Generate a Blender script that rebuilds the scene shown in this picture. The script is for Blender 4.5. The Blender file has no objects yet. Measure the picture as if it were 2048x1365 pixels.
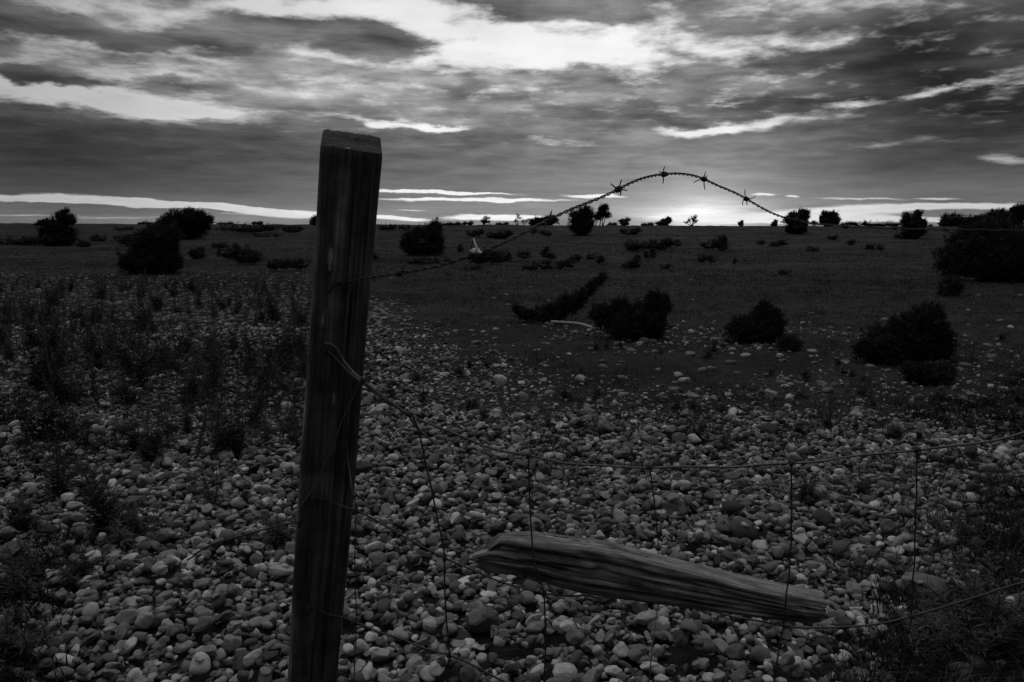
import bpy, bmesh, math, random
import numpy as np
from mathutils import Vector, Matrix

random.seed(7)
R = np.random.RandomState(11)
C = bpy.context.scene.collection
SC = bpy.context.scene
PI = math.pi

# ------------------------------------------------------------------ camera
F = 1593.0                       # focal length in photograph pixels (28 mm on full frame)
CAMZ = 1.10
PITCH = math.atan((682.5 - 451.0) / F)
ROLL = 0.0029
cp, sp = math.cos(PITCH), math.sin(PITCH)
FW = np.array([0.0, cp, -sp])
_X = np.array([1.0, 0, 0]); _U = np.array([0.0, sp, cp])
RX = _X * math.cos(ROLL) + _U * math.sin(ROLL)
UP = -_X * math.sin(ROLL) + _U * math.cos(ROLL)
CAM = np.array([0.0, 0.0, CAMZ])

def ray(px, py):
    return FW * F + RX * (px - 1024.0) + UP * (682.5 - py)

def at(px, py, Y):
    d = ray(px, py)
    return CAM + d * (Y / d[1])

def proj(p):
    v = np.asarray(p, float) - CAM
    dz = v @ FW
    return 1024 + F * (v @ RX) / dz, 682.5 - F * (v @ UP) / dz, dz

def skydir(px, py):
    d = ray(px, py); d = d / np.linalg.norm(d)
    return math.degrees(math.atan2(d[0], d[1])), math.degrees(math.asin(d[2]))

cd = bpy.data.cameras.new('camera'); cam = bpy.data.objects.new('camera', cd); C.objects.link(cam)
cd.sensor_width = 36.0; cd.lens = 36.0 * F / 2048.0; cd.clip_start = 0.05; cd.clip_end = 6000
m = Matrix(((RX[0], UP[0], -FW[0], 0), (RX[1], UP[1], -FW[1], 0), (RX[2], UP[2], -FW[2], CAMZ), (0, 0, 0, 1)))
cam.matrix_world = m
SC.camera = cam

# ------------------------------------------------------------------ terrain height
def hgt(x, y):
    x = np.asarray(x, float); y = np.asarray(y, float)
    d = np.sqrt(x * x + y * y)
    a = 0.012 + 0.075 * np.clip((d - 8) / 35, 0, 1) + 0.16 * np.clip((d - 50) / 120, 0, 1)
    n = (np.sin(x * .83 + 1.3) * np.sin(y * .61 + .4) + .7 * np.sin(x * .37 + y * .29 + 2.1) +
         .5 * np.sin(x * 1.9 - y * 1.3 + .7) * np.sin(y * 2.1 + x * .6))
    q = np.clip((d - 26) / 60, 0, 1)
    return a * n * .6 * (1 + .25 * q) + 1.0 * q * q * (3 - 2 * q)

def ground(px, py):
    d = ray(px, py); d = d / np.linalg.norm(d)
    t = np.concatenate([np.arange(1.2, 12, .02), np.arange(12, 40, .05), np.arange(40, 95, .1)])
    P = CAM + d * t[:, None]
    below = P[:, 2] < hgt(P[:, 0], P[:, 1])
    k = int(np.argmax(below)) if below.any() else int(np.argmin(P[:, 2] - hgt(P[:, 0], P[:, 1])))
    p = P[k]
    return np.array([p[0], p[1], float(hgt(p[0], p[1]))])

# ------------------------------------------------------------------ helpers
def mesh_np(name, V, faces, smooth=True, attrs=None):
    """V (n,3); faces (m,k) equal k or list of arrays."""
    me = bpy.data.meshes.new(name)
    V = np.asarray(V, np.float32)
    fl = faces if isinstance(faces, list) else [faces]
    fl = [np.asarray(f, np.int32) for f in fl if len(f)]
    loops = np.concatenate([f.ravel() for f in fl])
    tot = np.concatenate([np.full(len(f), f.shape[1], np.int32) for f in fl])
    start = np.concatenate([[0], np.cumsum(tot)[:-1]]).astype(np.int32)
    me.vertices.add(len(V)); me.vertices.foreach_set('co', V.ravel())
    me.loops.add(len(loops)); me.loops.foreach_set('vertex_index', loops)
    me.polygons.add(len(tot)); me.polygons.foreach_set('loop_start', start)
    try: me.polygons.foreach_set('loop_total', tot)
    except Exception: pass
    me.polygons.foreach_set('use_smooth', np.full(len(tot), smooth, bool))
    for k, a in (attrs or {}).items():
        a = np.asarray(a, np.float32)
        if a.ndim == 1:
            at_ = me.attributes.new(k, 'FLOAT', 'POINT'); at_.data.foreach_set('value', a)
        else:
            at_ = me.attributes.new(k, 'FLOAT_VECTOR', 'POINT'); at_.data.foreach_set('vector', a.ravel())
    me.update(calc_edges=True); me.validate()
    return me

def link(name, me, mat=None, parent=None, loc=None):
    o = bpy.data.objects.new(name, me); C.objects.link(o)
    if mat is not None:
        me.materials.clear(); me.materials.append(mat)
    if parent is not None: o.parent = parent
    if loc is not None: o.location = loc
    return o

def tag(o, label, cat=None, group=None):
    o['label'] = label
    if cat: o['category'] = cat
    if group: o['group'] = group
    return o

def empty(name, loc, label, cat, group=None):
    o = bpy.data.objects.new(name, None); C.objects.link(o)
    o.empty_display_size = .05
    o.location = tuple(float(v) for v in loc)
    return tag(o, label, cat, group)

class Acc:
    """collects geometry for one mesh"""
    def __init__(s): s.V = []; s.F3 = []; s.F4 = []; s.n = 0; s.A = {}
    def add(s, V, F3=None, F4=None, **attrs):
        V = np.asarray(V, float)
        if F3 is not None and len(F3): s.F3.append(np.asarray(F3) + s.n)
        if F4 is not None and len(F4): s.F4.append(np.asarray(F4) + s.n)
        s.V.append(V); s.n += len(V)
        for k, a in attrs.items(): s.A.setdefault(k, []).append(np.asarray(a, float))
    def build(s, name, origin=(0, 0, 0), smooth=True):
        V = np.concatenate(s.V) - np.asarray(origin, float)
        fl = []
        if s.F3: fl.append(np.concatenate(s.F3))
        if s.F4: fl.append(np.concatenate(s.F4))
        return mesh_np(name, V, fl, smooth, {k: np.concatenate(a) for k, a in s.A.items()})

def catmull(P, n):
    P = np.asarray(P, float)
    Q = np.vstack([2 * P[0] - P[1], P, 2 * P[-1] - P[-2]])
    out = []
    for i in range(1, len(Q) - 2):
        p0, p1, p2, p3 = Q[i - 1], Q[i], Q[i + 1], Q[i + 2]
        for t in np.linspace(0, 1, n, endpoint=False):
            out.append(.5 * (2 * p1 + (p2 - p0) * t + (2 * p0 - 5 * p1 + 4 * p2 - p3) * t * t + (3 * p1 - p0 - 3 * p2 + p3) * t ** 3))
    out.append(P[-1])
    return np.array(out)

def resample(P, step):
    seg = np.linalg.norm(np.diff(P, axis=0), axis=1); s = np.concatenate([[0], np.cumsum(seg)])
    n = max(2, int(s[-1] / step) + 1)
    u = np.linspace(0, s[-1], n)
    return np.stack([np.interp(u, s, P[:, k]) for k in range(3)], 1), u

def frames(P):
    T = np.gradient(P, axis=0); T /= np.linalg.norm(T, axis=1)[:, None] + 1e-12
    n = np.cross(T[0], [0.3, .2, 1.0]); n /= np.linalg.norm(n)
    N = [n]
    for i in range(1, len(P)):
        n = N[-1] - T[i] * (N[-1] @ T[i]); n /= np.linalg.norm(n) + 1e-12; N.append(n)
    N = np.array(N); B = np.cross(T, N)
    return T, N, B

def tube(acc, P, rad, sides=6, cap=True):
    P = np.asarray(P, float); n = len(P)
    rad = np.broadcast_to(np.asarray(rad, float), (n,))
    T, N, B = frames(P)
    a = np.linspace(0, 2 * PI, sides, endpoint=False)
    V = P[:, None, :] + rad[:, None, None] * (np.cos(a)[None, :, None] * N[:, None, :] + np.sin(a)[None, :, None] * B[:, None, :])
    V = V.reshape(-1, 3)
    i = np.arange(n - 1)[:, None] * sides; j = np.arange(sides)[None, :]; j2 = (j + 1) % sides
    F4 = np.stack([i + j, i + j2, i + sides + j2, i + sides + j], -1).reshape(-1, 4)
    F3 = []
    if cap:
        V = np.vstack([V, P[0], P[-1]]); k = n * sides
        F3 = [(k, (q + 1) % sides, q) for q in range(sides)] + [(k + 1, (n - 1) * sides + q, (n - 1) * sides + (q + 1) % sides) for q in range(sides)]
    acc.add(V, F3, F4)

_ico = {}
def ico(sub):
    if sub not in _ico:
        bm = bmesh.new(); bmesh.ops.create_icosphere(bm, subdivisions=sub, radius=1)
        bm.verts.ensure_lookup_table()
        V = np.array([v.co[:] for v in bm.verts]); Fc = np.array([[v.index for v in f.verts] for f in bm.faces]); bm.free()
        _ico[sub] = (V, Fc)
    return _ico[sub]

# ------------------------------------------------------------------ materials (all greys: a monochrome photograph)
class T:
    """thin node-tree builder"""
    def __init__(s, tree): s.t = tree; s.l = tree.links
    def n(s, typ, **kw):
        nd = s.t.nodes.new(typ)
        for k, v in kw.items(): setattr(nd, k, v)
        return nd
    def put(s, sock, v):
        if v is None: return
        if isinstance(v, (int, float)): sock.default_value = v
        elif isinstance(v, tuple): sock.default_value = v
        else: s.l.new(v, sock)
    def math(s, op, a, b=None, c=None, clamp=False):
        nd = s.n('ShaderNodeMath', operation=op, use_clamp=clamp)
        for k, v in enumerate((a, b, c)): s.put(nd.inputs[k], v)
        return nd.outputs[0]
    def noise(s, vec, scale, detail=4, rough=.55, dim='3D', dist=0):
        nd = s.n('ShaderNodeTexNoise', noise_dimensions=dim)
        s.put(nd.inputs['Vector'], vec); s.put(nd.inputs['Scale'], scale)
        nd.inputs['Detail'].default_value = detail; nd.inputs['Roughness'].default_value = rough
        nd.inputs['Distortion'].default_value = dist
        return nd.outputs[0]
    def mr(s, v, a, b, c=0.0, d=1.0, smooth=False):
        nd = s.n('ShaderNodeMapRange'); nd.interpolation_type = 'SMOOTHSTEP' if smooth else 'LINEAR'
        for k, q in enumerate((v, a, b, c, d)): s.put(nd.inputs[k], q)
        return nd.outputs[0]
    def vscale(s, vec, sc):
        nd = s.n('ShaderNodeVectorMath', operation='MULTIPLY'); s.put(nd.inputs[0], vec); nd.inputs[1].default_value = sc
        return nd.outputs[0]
    def attr(s, name):
        nd = s.n('ShaderNodeAttribute', attribute_name=name); return nd
    def grey(s, v):
        nd = s.n('ShaderNodeCombineColor')
        for k in range(3): s.put(nd.inputs[k], v)
        return nd.outputs[0]

def new_mat(name, rough=.85, spec=.2):
    mt = bpy.data.materials.new(name); mt.use_nodes = True
    t = T(mt.node_tree); b = mt.node_tree.nodes['Principled BSDF']
    b.inputs['Roughness'].default_value = rough
    b.inputs['Specular IOR Level'].default_value = spec
    return mt, t, b

def bump(t, b, h, strength, dist):
    nd = t.n('ShaderNodeBump'); nd.inputs['Strength'].default_value = strength; nd.inputs['Distance'].default_value = dist
    t.put(nd.inputs['Height'], h); t.l.new(nd.outputs[0], b.inputs['Normal'])

def mat_stone():
    mt, t, b = new_mat('stone', .8, .15)
    tc = t.n('ShaderNodeNewGeometry').outputs['Position']
    tone = t.attr('tone').outputs['Fac']
    n1 = t.noise(tc, 45, 5, .6); n2 = t.noise(tc, 260, 2, .5)
    v = t.math('MULTIPLY', tone, t.mr(n1, .25, .75, .68, 1.30))
    v = t.math('MULTIPLY', v, t.mr(n2, .3, .7, .85, 1.15))
    t.put(b.inputs['Base Color'], t.grey(v))
    bump(t, b, t.math('ADD', t.noise(tc, 120, 4, .6), t.math('MULTIPLY', n2, .4)), .35, .004)
    return mt

def mat_ground():
    mt, t, b = new_mat('turf_soil', .95, .05)
    tc = t.n('ShaderNodeNewGeometry').outputs['Position']
    n1 = t.noise(tc, 1.3, 6, .65); n2 = t.noise(tc, .09, 5, .6); n3 = t.noise(tc, 22, 4, .7)
    st = t.noise(t.vscale(tc, (.05, .35, 1.0)), 1.0, 4, .6)
    v = t.mr(n1, .3, .7, .027, .066)
    v = t.math('MULTIPLY', v, t.mr(n2, .3, .7, .7, 1.3))
    v = t.math('MULTIPLY', v, t.mr(n3, .25, .75, .5, 1.5))
    v = t.math('MULTIPLY', v, t.mr(st, .35, .7, .75, 1.45))
    t.put(b.inputs['Base Color'], t.grey(v))
    bump(t, b, t.math('ADD', n3, t.math('MULTIPLY', n1, 2.0)), 1.0, .10)
    return mt

def mat_leaf(name, lo, hi, scale=14, low=0):
    mt, t, b = new_mat(name, .8, .1)
    tc = t.n('ShaderNodeNewGeometry').outputs['Position']
    v = t.mr(t.noise(tc, scale, 3, .6), .3, .7, lo, hi)
    if low: v = t.math('MULTIPLY', v, t.mr(t.noise(t.vscale(tc, (low, low * 2.2, low)), 1.0, 5, .62), .32, .68, .45, 1.6))
    t.put(b.inputs['Base Color'], t.grey(v))
    return mt

def mat_wood(name, lo, hi, fx, fy, fz, lich=0.0, b_str=.5):
    mt, t, b = new_mat(name, .85, .12)
    g = t.attr('grain').outputs['Vector']
    n1 = t.noise(t.vscale(g, (fx, fy, fz)), 1.0, 8, .68, dist=.1)
    n2 = t.noise(t.vscale(g, (fx * 1.3, fy * .3, fz)), 1.0, 3, .5)
    fib = t.noise(t.vscale(g, (fx * .8, fy * 4, fz)), 1.0, 3, .6)
    v = t.mr(n1, .28, .72, lo, hi)
    v = t.math('MULTIPLY', v, t.mr(n2, .3, .7, .55, 1.5))
    v = t.math('MULTIPLY', v, t.mr(fib, .32, .68, .55, 1.45))
    blot = t.noise(t.vscale(g, (16, 24, 1)), 1.0, 5, .65)
    v = t.math('MULTIPLY', v, t.mr(blot, .32, .68, .50, 1.45))
    crk = t.noise(t.vscale(g, (fx * .45, fy * 1.7, fz)), 1.0, 3, .55, dist=.4)
    ck = t.mr(crk, .62, .69, 0, 1, True)
    v = t.math('MULTIPLY', v, t.mr(ck, 0, 1, 1.0, .25))
    v = t.math('MULTIPLY', v, t.mr(t.math('MULTIPLY', t.attr('wear_and_edge_light').outputs['Fac'], t.mr(n2, .3, .6, .3, 1)), 0, 1, 1.0, 2.4))
    if lich:
        ln = t.noise(t.vscale(g, (14, 55, 1)), 1.0, 4, .7)
        k = t.mr(t.math('MULTIPLY_ADD', t.attr('lichen').outputs['Fac'], .22, ln), .68, .74, 0, 1, True)
        mx = t.n('ShaderNodeMix', data_type='FLOAT')
        t.put(mx.inputs[0], t.math('MULTIPLY', k, t.math('MINIMUM', t.attr('lichen').outputs['Fac'], 1.0))); t.put(mx.inputs[2], v); mx.inputs[3].default_value = lich
        v = mx.outputs[0]
    v = t.math('MULTIPLY', v, t.mr(t.attr('endgrain').outputs['Fac'], 0, 1, 1.0, .5))
    t.put(b.inputs['Base Color'], t.grey(v))
    bump(t, b, t.math('SUBTRACT', t.math('ADD', n1, t.math('MULTIPLY', fib, .6)), t.math('MULTIPLY', ck, .9)), b_str, .004)
    return mt

def mat_metal(name, lo, hi):
    mt, t, b = new_mat(name, .6, .4)
    tc = t.n('ShaderNodeNewGeometry').outputs['Position']
    n = t.noise(tc, 160, 4, .65)
    v = t.mr(n, .3, .7, lo, hi)
    t.put(b.inputs['Base Color'], t.grey(v)); b.inputs['Metallic'].default_value = .25
    bump(t, b, n, .4, .0006)
    return mt

M_STONE = mat_stone(); M_GROUND = mat_ground()
M_JUN = mat_leaf('juniper_needles', .014, .055, 11)
M_FAR = mat_leaf('far_foliage', .015, .03, 1.5)
M_SCRUB = mat_leaf('heath_scrub', .025, .06, 5)
M_WEED = mat_leaf('weed_leaf', .035, .11, 6)
M_GRASS = mat_leaf('dry_grass', .028, .082, 3, .22)
M_COVER = mat_leaf('vignette_dark_cover', .008, .022, 12)
M_BARK = mat_leaf('bark', .03, .07, 40)
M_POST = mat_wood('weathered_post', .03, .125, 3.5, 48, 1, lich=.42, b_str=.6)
M_LOG = mat_wood('split_wood', .035, .40, 9.0, 80, 1, b_str=1.0)
M_STICK = mat_leaf('bleached_wood', .25, .42, 30)
M_RUST = mat_metal('rusty_wire', .03, .07)
M_GALV = mat_metal('dull_wire', .07, .18)
M_WHITE = mat_leaf('white_wool', .7, .85, 60)

# ------------------------------------------------------------------ world: dusk sky with layered clouds
def build_world():
    w = bpy.data.worlds.new('World'); SC.world = w; w.use_nodes = True
    t = T(w.node_tree)
    bg = w.node_tree.nodes['Background']
    d = t.n('ShaderNodeTexCoord').outputs['Generated']
    sep = t.n('ShaderNodeSeparateXYZ'); t.put(sep.inputs[0], d)
    x, y, z = sep.outputs
    deg = 180 / PI
    A = t.math('MULTIPLY', t.math('ARCTAN2', x, y), deg)
    E = t.math('MULTIPLY', t.math('ARCSINE', z), deg)
    cmb = t.n('ShaderNodeCombineXYZ'); t.put(cmb.inputs[0], A); t.put(cmb.inputs[1], E); P0 = cmb.outputs[0]
    # planar projection for cloud texture: flattens towards the horizon like a real deck
    zz = t.math('ADD', t.math('MAXIMUM', z, 0.0), .085)
    pl = t.n('ShaderNodeCombineXYZ'); t.put(pl.inputs[0], t.math('DIVIDE', x, zz)); t.put(pl.inputs[1], t.math('DIVIDE', y, zz)); PL = pl.outputs[0]
    # warp of blob outlines
    def warp(sc, ampv, E0=0.0, E1=8.0, lo=.2, hi=1.0):
        wn = t.n('ShaderNodeTexNoise'); t.put(wn.inputs['Vector'], t.vscale(P0, sc)); wn.inputs['Scale'].default_value = 1.0
        wn.inputs['Detail'].default_value = 6; wn.inputs['Roughness'].default_value = .62
        sub = t.n('ShaderNodeVectorMath', operation='SUBTRACT'); t.put(sub.inputs[0], wn.outputs['Color']); sub.inputs[1].default_value = (.5, .5, .5)
        vm = t.n('ShaderNodeVectorMath', operation='MULTIPLY'); t.put(vm.inputs[0], sub.outputs[0]); vm.inputs[1].default_value = ampv
        vs = t.n('ShaderNodeVectorMath', operation='SCALE'); t.put(vs.inputs[0], vm.outputs[0]); t.put(vs.inputs['Scale'], t.mr(E, E0, E1, lo, hi))
        ad = t.n('ShaderNodeVectorMath', operation='ADD'); t.put(ad.inputs[0], P0); t.put(ad.inputs[1], vs.outputs[0])
        return ad.outputs[0]
    PW = warp((.18, .55, 0), (6.0, 2.4, 0))
    def blobs(lst, start=0.0):
        acc = start
        for (px, py, rx, ry, wt, rot) in lst:
            a, e = skydir(px, py)
            k = .0348; v = PW
            if rot:
                ro = t.n('ShaderNodeVectorRotate', rotation_type='Z_AXIS'); t.put(ro.inputs['Vector'], v)
                ro.inputs['Center'].default_value = (a, e, 0); ro.inputs['Angle'].default_value = math.radians(rot); v = ro.outputs[0]
            ma = t.n('ShaderNodeVectorMath', operation='MULTIPLY_ADD'); t.put(ma.inputs[0], v)
            ma.inputs[1].default_value = (1 / (rx * k), 1 / (ry * k), 0); ma.inputs[2].default_value = (-a / (rx * k), -e / (ry * k), 0)
            ln = t.n('ShaderNodeVectorMath', operation='LENGTH'); t.put(ln.inputs[0], ma.outputs[0])
            f = t.mr(ln.outputs['Value'], 1.7, 0.2, 0, 1, True)
            acc = t.math('MULTIPLY_ADD', f, wt, acc)
        return acc
    gaps = [
        (960, 45, 200, 60, .95, 3), (1130, 100, 190, 34, .62, 0), (640, 8, 230, 30, .7, 0), (860, 105, 120, 26, .38, 0),
        (80, 14, 190, 26, .42, 0), (330, 24, 150, 34, .42, 0), (470, 15, 90, 26, .36, 0),
        (215, 195, 240, 20, 1.15, 4), (330, 215, 110, 9, .6, 3), (60, 172, 110, 13, .5, 0), (330, 150, 90, 24, .42, 0), (400, 101, 60, 8, .5, 2),
        (120, 112, 170, 30, .36, 0), (560, 122, 240, 18, .34, 0), (640, 165, 150, 18, .26, 0), (920, 132, 260, 16, .36, 0), (610, 180, 20, 14, .3, 0),
        (1180, 118, 160, 18, .34, 0), (1250, 95, 160, 40, .25, 0),
        (800, 245, 90, 9, .95, 5), (905, 256, 60, 5, .5, 3), (1390, 260, 70, 10, .85, -4), (1490, 250, 110, 13, .55, -3), (1600, 240, 70, 9, .3, -4), (1950, 172, 100, 8, .62, -5), (1860, 178, 50, 6, .36, 0),
        (1480, 80, 260, 34, .38, 0), (1590, 98, 120, 14, .3, 0), (1640, 18, 150, 16, .42, 0), (1970, 14, 70, 14, .40, 0), (1330, 60, 120, 22, .3, 0), (1840, 60, 90, 16, .22, 0),
        (2025, 315, 45, 8, .5, 10), (1480, 202, 45, 4, .5, 0), (1700, 208, 60, 7, .36, 0), (1800, 288, 80, 7, .28, 0), (1140, 285, 110, 5, .3, 3),
        # clouds that cut back in
        (1060, 8, 150, 26, -1.4, 5), (740, 84, 130, 24, -1.2, 8), (530, 55, 70, 20, -.8, 8), (470, 62, 80, 20, -.5, 0), (190, 64, 220, 16, -1.0, 5), (330, 82, 120, 18, -.5, 0),
        (70, 158, 110, 10, -1.3, 3), (335, 166, 45, 7, -.9, 0), (620, 134, 90, 12, -.6, 0), (1420, 62, 130, 18, -.7, 0), (1180, 45, 50, 10, -.5, 0), (1800, 100, 200, 50, -.4, 0),
        # bright strips above the horizon
        (130, 401, 260, 7, 1.0, 1.5), (420, 415, 240, 8, 1.1, 4), (600, 424, 120, 5, .9, 3),
        (880, 387, 150, 3.4, 1.1, 1), (975, 402, 160, 3.2, 1.0, 0), (820, 398, 80, 2.2, .6, 0), (1190, 395, 60, 3.6, 1.0, 1),
        (990, 435, 110, 6, 1.0, 0), (785, 436, 80, 4, .9, 4),
        (1410, 438, 120, 9, .75, 0), (1530, 391, 26, 2.6, .95, 0), (1590, 394, 14, 2, .8, 0),
        (1660, 425, 160, 11, .9, -2), (1960, 412, 130, 6, .9, 0), (1800, 440, 260, 6, .8, 0), (1560, 440, 100, 7, .6, 0), (1720, 400, 90, 2.4, .6, 2), (1880, 398, 50, 2.4, .6, 0),
        (130, 408, 90, 2.5, -.55, 1), (400, 421, 70, 2.4, -.6, 3), (560, 420, 60, 2, -.5, 2), (1950, 425, 90, 3, -.5, 0),
        (60, 431, 140, 2.2, .42, 0), (260, 434, 200, 2.4, .42, -2), (820, 420, 40, 2, .5, 0),
    ]
    G = blobs(gaps)
    puff = t.noise(t.vscale(PL, (4.2, 3.9, 1)), 1.0, 9, .60, dist=.1)
    fine = t.noise(t.vscale(P0, (.22, 2.4, 1)), 1.0, 8, .66)
    up = t.mr(E, 3.0, 8.5, 0, 1, True)
    tex = t.n('ShaderNodeMix', data_type='FLOAT'); t.put(tex.inputs[0], up); t.put(tex.inputs[2], fine); t.put(tex.inputs[3], puff)
    tx = tex.outputs[0]
    amp = t.mr(E, 4.0, 10.0, 1.0, 3.4)
    G2 = t.math('MULTIPLY_ADD', t.math('SUBTRACT', tx, .5), amp, G)
    wid = t.mr(E, 1.0, 10.0, .22, .56)
    gap = t.mr(G2, t.math('SUBTRACT', .46, wid), t.math('ADD', .54, wid), 0, 1, True)
    # cloud greys
    greys = [
        (250, 300, 560, 85, -.125, 0), (60, 380, 300, 20, -.02, 0), (1000, 290, 300, 60, -.02, 0), (1330, 360, 240, 70, .04, 0),
        (1980, 90, 280, 150, -.135, 0), (1950, 260, 340, 70, -.085, 0), (30, 240, 200, 120, -.03, 0), (1700, 130, 200, 60, -.06, 0), (1750, 350, 350, 50, -.03, 0), (1350, 225, 260, 22, -.08, 0),
        (740, 82, 150, 35, -.09, 8), (200, 66, 290, 30, -.09, 5), (70, 158, 130, 14, -.09, 3), (560, 55, 90, 30, -.06, 0),
        (900, 190, 300, 40, .03, 0), (600, 170, 300, 50, .09, 0), (120, 440, 400, 14, .02, 0), (1000, 425, 420, 25, .05, 0),
        (1060, 8, 140, 30, -.08, 5),
    ]
    Kg = blobs(greys, .205)
    band = t.noise(t.vscale(P0, (.10, .95, 1)), 1.0, 8, .60, dist=.2)
    Kg = t.math('MULTIPLY', Kg, t.mr(band, .32, .68, t.mr(E, 4, 10, .80, .66), t.mr(E, 4, 10, 1.2, 1.4)))
    lump = t.noise(t.vscale(PL, (3.0, 2.8, 1)), 1.0, 7, .58, dist=.15)
    Kg = t.math('MULTIPLY', Kg, t.mr(lump, .32, .68, t.mr(E, 2.5, 8, .93, .55), t.mr(E, 2.5, 8, 1.07, 1.55)))
    Kg = t.math('MULTIPLY', Kg, t.mr(t.math('ABSOLUTE', t.math('SUBTRACT', A, 2.0)), 14.0, 34.0, 1.0, .72, True))
    Kg = t.math('MAXIMUM', Kg, .02)
    # the sun sits behind the low cloud: glow round it
    a0, e0 = skydir(1398, 428)
    def glow(rx, ry, amp_):
        mp = t.n('ShaderNodeMapping', vector_type='TEXTURE'); t.put(mp.inputs['Vector'], P0)
        mp.inputs['Location'].default_value = (a0, e0, 0); mp.inputs['Scale'].default_value = (rx, ry, 1)
        ln = t.n('ShaderNodeVectorMath', operation='LENGTH'); t.put(ln.inputs[0], mp.outputs[0])
        q = t.math('MULTIPLY', ln.outputs['Value'], ln.outputs['Value'])
        return t.math('MULTIPLY', t.math('EXPONENT', t.math('MULTIPLY', q, -1.0)), amp_)
    gl = t.math('ADD', glow(4.2, .85, .46), t.math('ADD', glow(2.4, 1.9, .20), glow(7.0, 2.8, .12)))
    gl = t.math('MULTIPLY', gl, t.mr(fine, .3, .7, .7, 1.3))
    Kg = t.math('ADD', Kg, gl)
    # clear sky between the clouds: the Nishita sky at sunset, as grey
    sk = t.n('ShaderNodeTexSky', sky_type='NISHITA')
    sk.sun_disc = False; sk.sun_elevation = math.radians(2.0); sk.sun_rotation = math.radians(a0)
    bw = t.n('ShaderNodeRGBToBW'); t.put(bw.inputs[0], sk.outputs[0])
    clear = t.math('MULTIPLY_ADD', bw.outputs[0], .05, .64)
    clear = t.math('MINIMUM', clear, .88)
    clear = t.math('MULTIPLY', clear, t.mr(t.math('ABSOLUTE', t.math('SUBTRACT', A, 1.0)), 8.0, 33.0, 1.06, .64, True))
    clear = t.math('MULTIPLY', clear, t.mr(lump, .3, .7, .9, 1.06))
    mx = t.n('ShaderNodeMix', data_type='FLOAT'); t.put(mx.inputs[0], gap); t.put(mx.inputs[2], Kg); t.put(mx.inputs[3], clear)
    S = mx.outputs[0]
    # unseen sky, brightness made up to light the ground: bright overhead, dark behind
    over = t.mr(E, 15.5, 24.0, 0, 1, True)
    side = t.mr(t.math('ABSOLUTE', A), 36.0, 60.0, 0, 1, True)
    k = t.math('MAXIMUM', over, side)
    hi = t.math('MULTIPLY', t.mr(z, .25, .95, 0, 1, True), .66)
    dome = t.math('ADD', t.mr(y, -1.0, .9, .02, .16), t.math('MULTIPLY', hi, t.mr(y, -.7, .4, .25, 1.0)))
    dome = t.math('MULTIPLY', dome, t.mr(x, -1.0, 1.0, 1.3, .7))
    dome = t.math('MULTIPLY', dome, t.mr(puff, .3, .7, .7, 1.3))
    m2 = t.n('ShaderNodeMix', data_type='FLOAT'); t.put(m2.inputs[0], k); t.put(m2.inputs[2], S); t.put(m2.inputs[3], dome)
    lo = t.mr(z, -.02, -.002, .02, 1.0)
    S = t.math('MULTIPLY', m2.outputs[0], lo)
    t.put(bg.inputs['Color'], t.grey(S)); bg.inputs['Strength'].default_value = 1.0
    w.cycles.sampling_method = 'MANUAL'; w.cycles.sample_map_resolution = 1024
    return a0
SUN_AZ = build_world()
ld = bpy.data.lights.new('sun', 'SUN'); ld.energy = .12; ld.angle = math.radians(14); ld.color = (1, 1, 1)
sun = bpy.data.objects.new('sun', ld); C.objects.link(sun)
az, el = math.radians(SUN_AZ), math.radians(4)
dv = Vector((math.sin(az) * math.cos(el), math.cos(az) * math.cos(el), math.sin(el)))
sun.rotation_euler = dv.to_track_quat('Z', 'Y').to_euler(); sun.location = (20, 80, 12)

# ------------------------------------------------------------------ ground sheet to the horizon
def build_ground():
    na, nr = 420, 240
    a = np.linspace(0, 2 * PI, na, endpoint=False)
    r = np.concatenate([[0.0], np.geomspace(.35, 3500, nr)])
    X = r[:, None] * np.sin(a)[None, :]; Y = r[:, None] * np.cos(a)[None, :]
    Z = hgt(X, Y)
    far = np.clip((r - 95) / 150, 0, 1)[:, None]
    Z = Z * (1 - far) + .98 * far
    V = np.stack([X, Y, Z], -1).reshape(-1, 3)
    i = np.arange(nr)[:, None] * na; j = np.arange(na)[None, :]; j2 = (j + 1) % na
    Fq = np.stack([i + j, i + na + j, i + na + j2, i + j2], -1).reshape(-1, 4)
    Fq = Fq[:, ::-1]
    o = link('ground', mesh_np('ground', V, Fq), M_GROUND); o['kind'] = 'structure'
    o['label'] = 'flat heath of dark turf and shingle reaching the horizon'
build_ground()

# ------------------------------------------------------------------ stones
def make_archetypes(sub, n, seed):
    rs = np.random.RandomState(seed); out = []
    V0, Fc = ico(sub)
    for k in range(n):
        V = V0.copy()
        e = rs.uniform(.72, 1.05)
        V = np.sign(V) * np.abs(V) ** e
        for _ in range(rs.randint(2, 10)):
            nn = rs.normal(size=3); nn /= np.linalg.norm(nn); dd = rs.uniform(.55, .92)
            h = V @ nn - dd
            V = V - np.where(h > 0, h * rs.uniform(.75, 1.0), 0)[:, None] * nn
        f = np.zeros(len(V))
        for _ in range(4):
            q = rs.normal(size=3) * 2.0
            f += np.sin(V0 @ q + rs.uniform(0, 6)) * .05
        for _ in range(4):
            q = rs.normal(size=3) * 5.5
            f += np.sin(V0 @ q + rs.uniform(0, 6)) * .016
        V = V * (1 + f)[:, None]
        # egg and pear outlines
        V[:, 1] *= 1 + rs.uniform(-.25, .25) * V[:, 0]
        V[:, 2] *= 1 + rs.uniform(-.2, .2) * V[:, 0]
        V /= np.abs(V).max(0)[None, :]
        out.append(V)
    return out, Fc
AR3, F3_ = make_archetypes(3, 40, 5)
AR2, F2_ = make_archetypes(2, 40, 5)
AR4, F4_ = make_archetypes(4, 40, 5)

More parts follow.
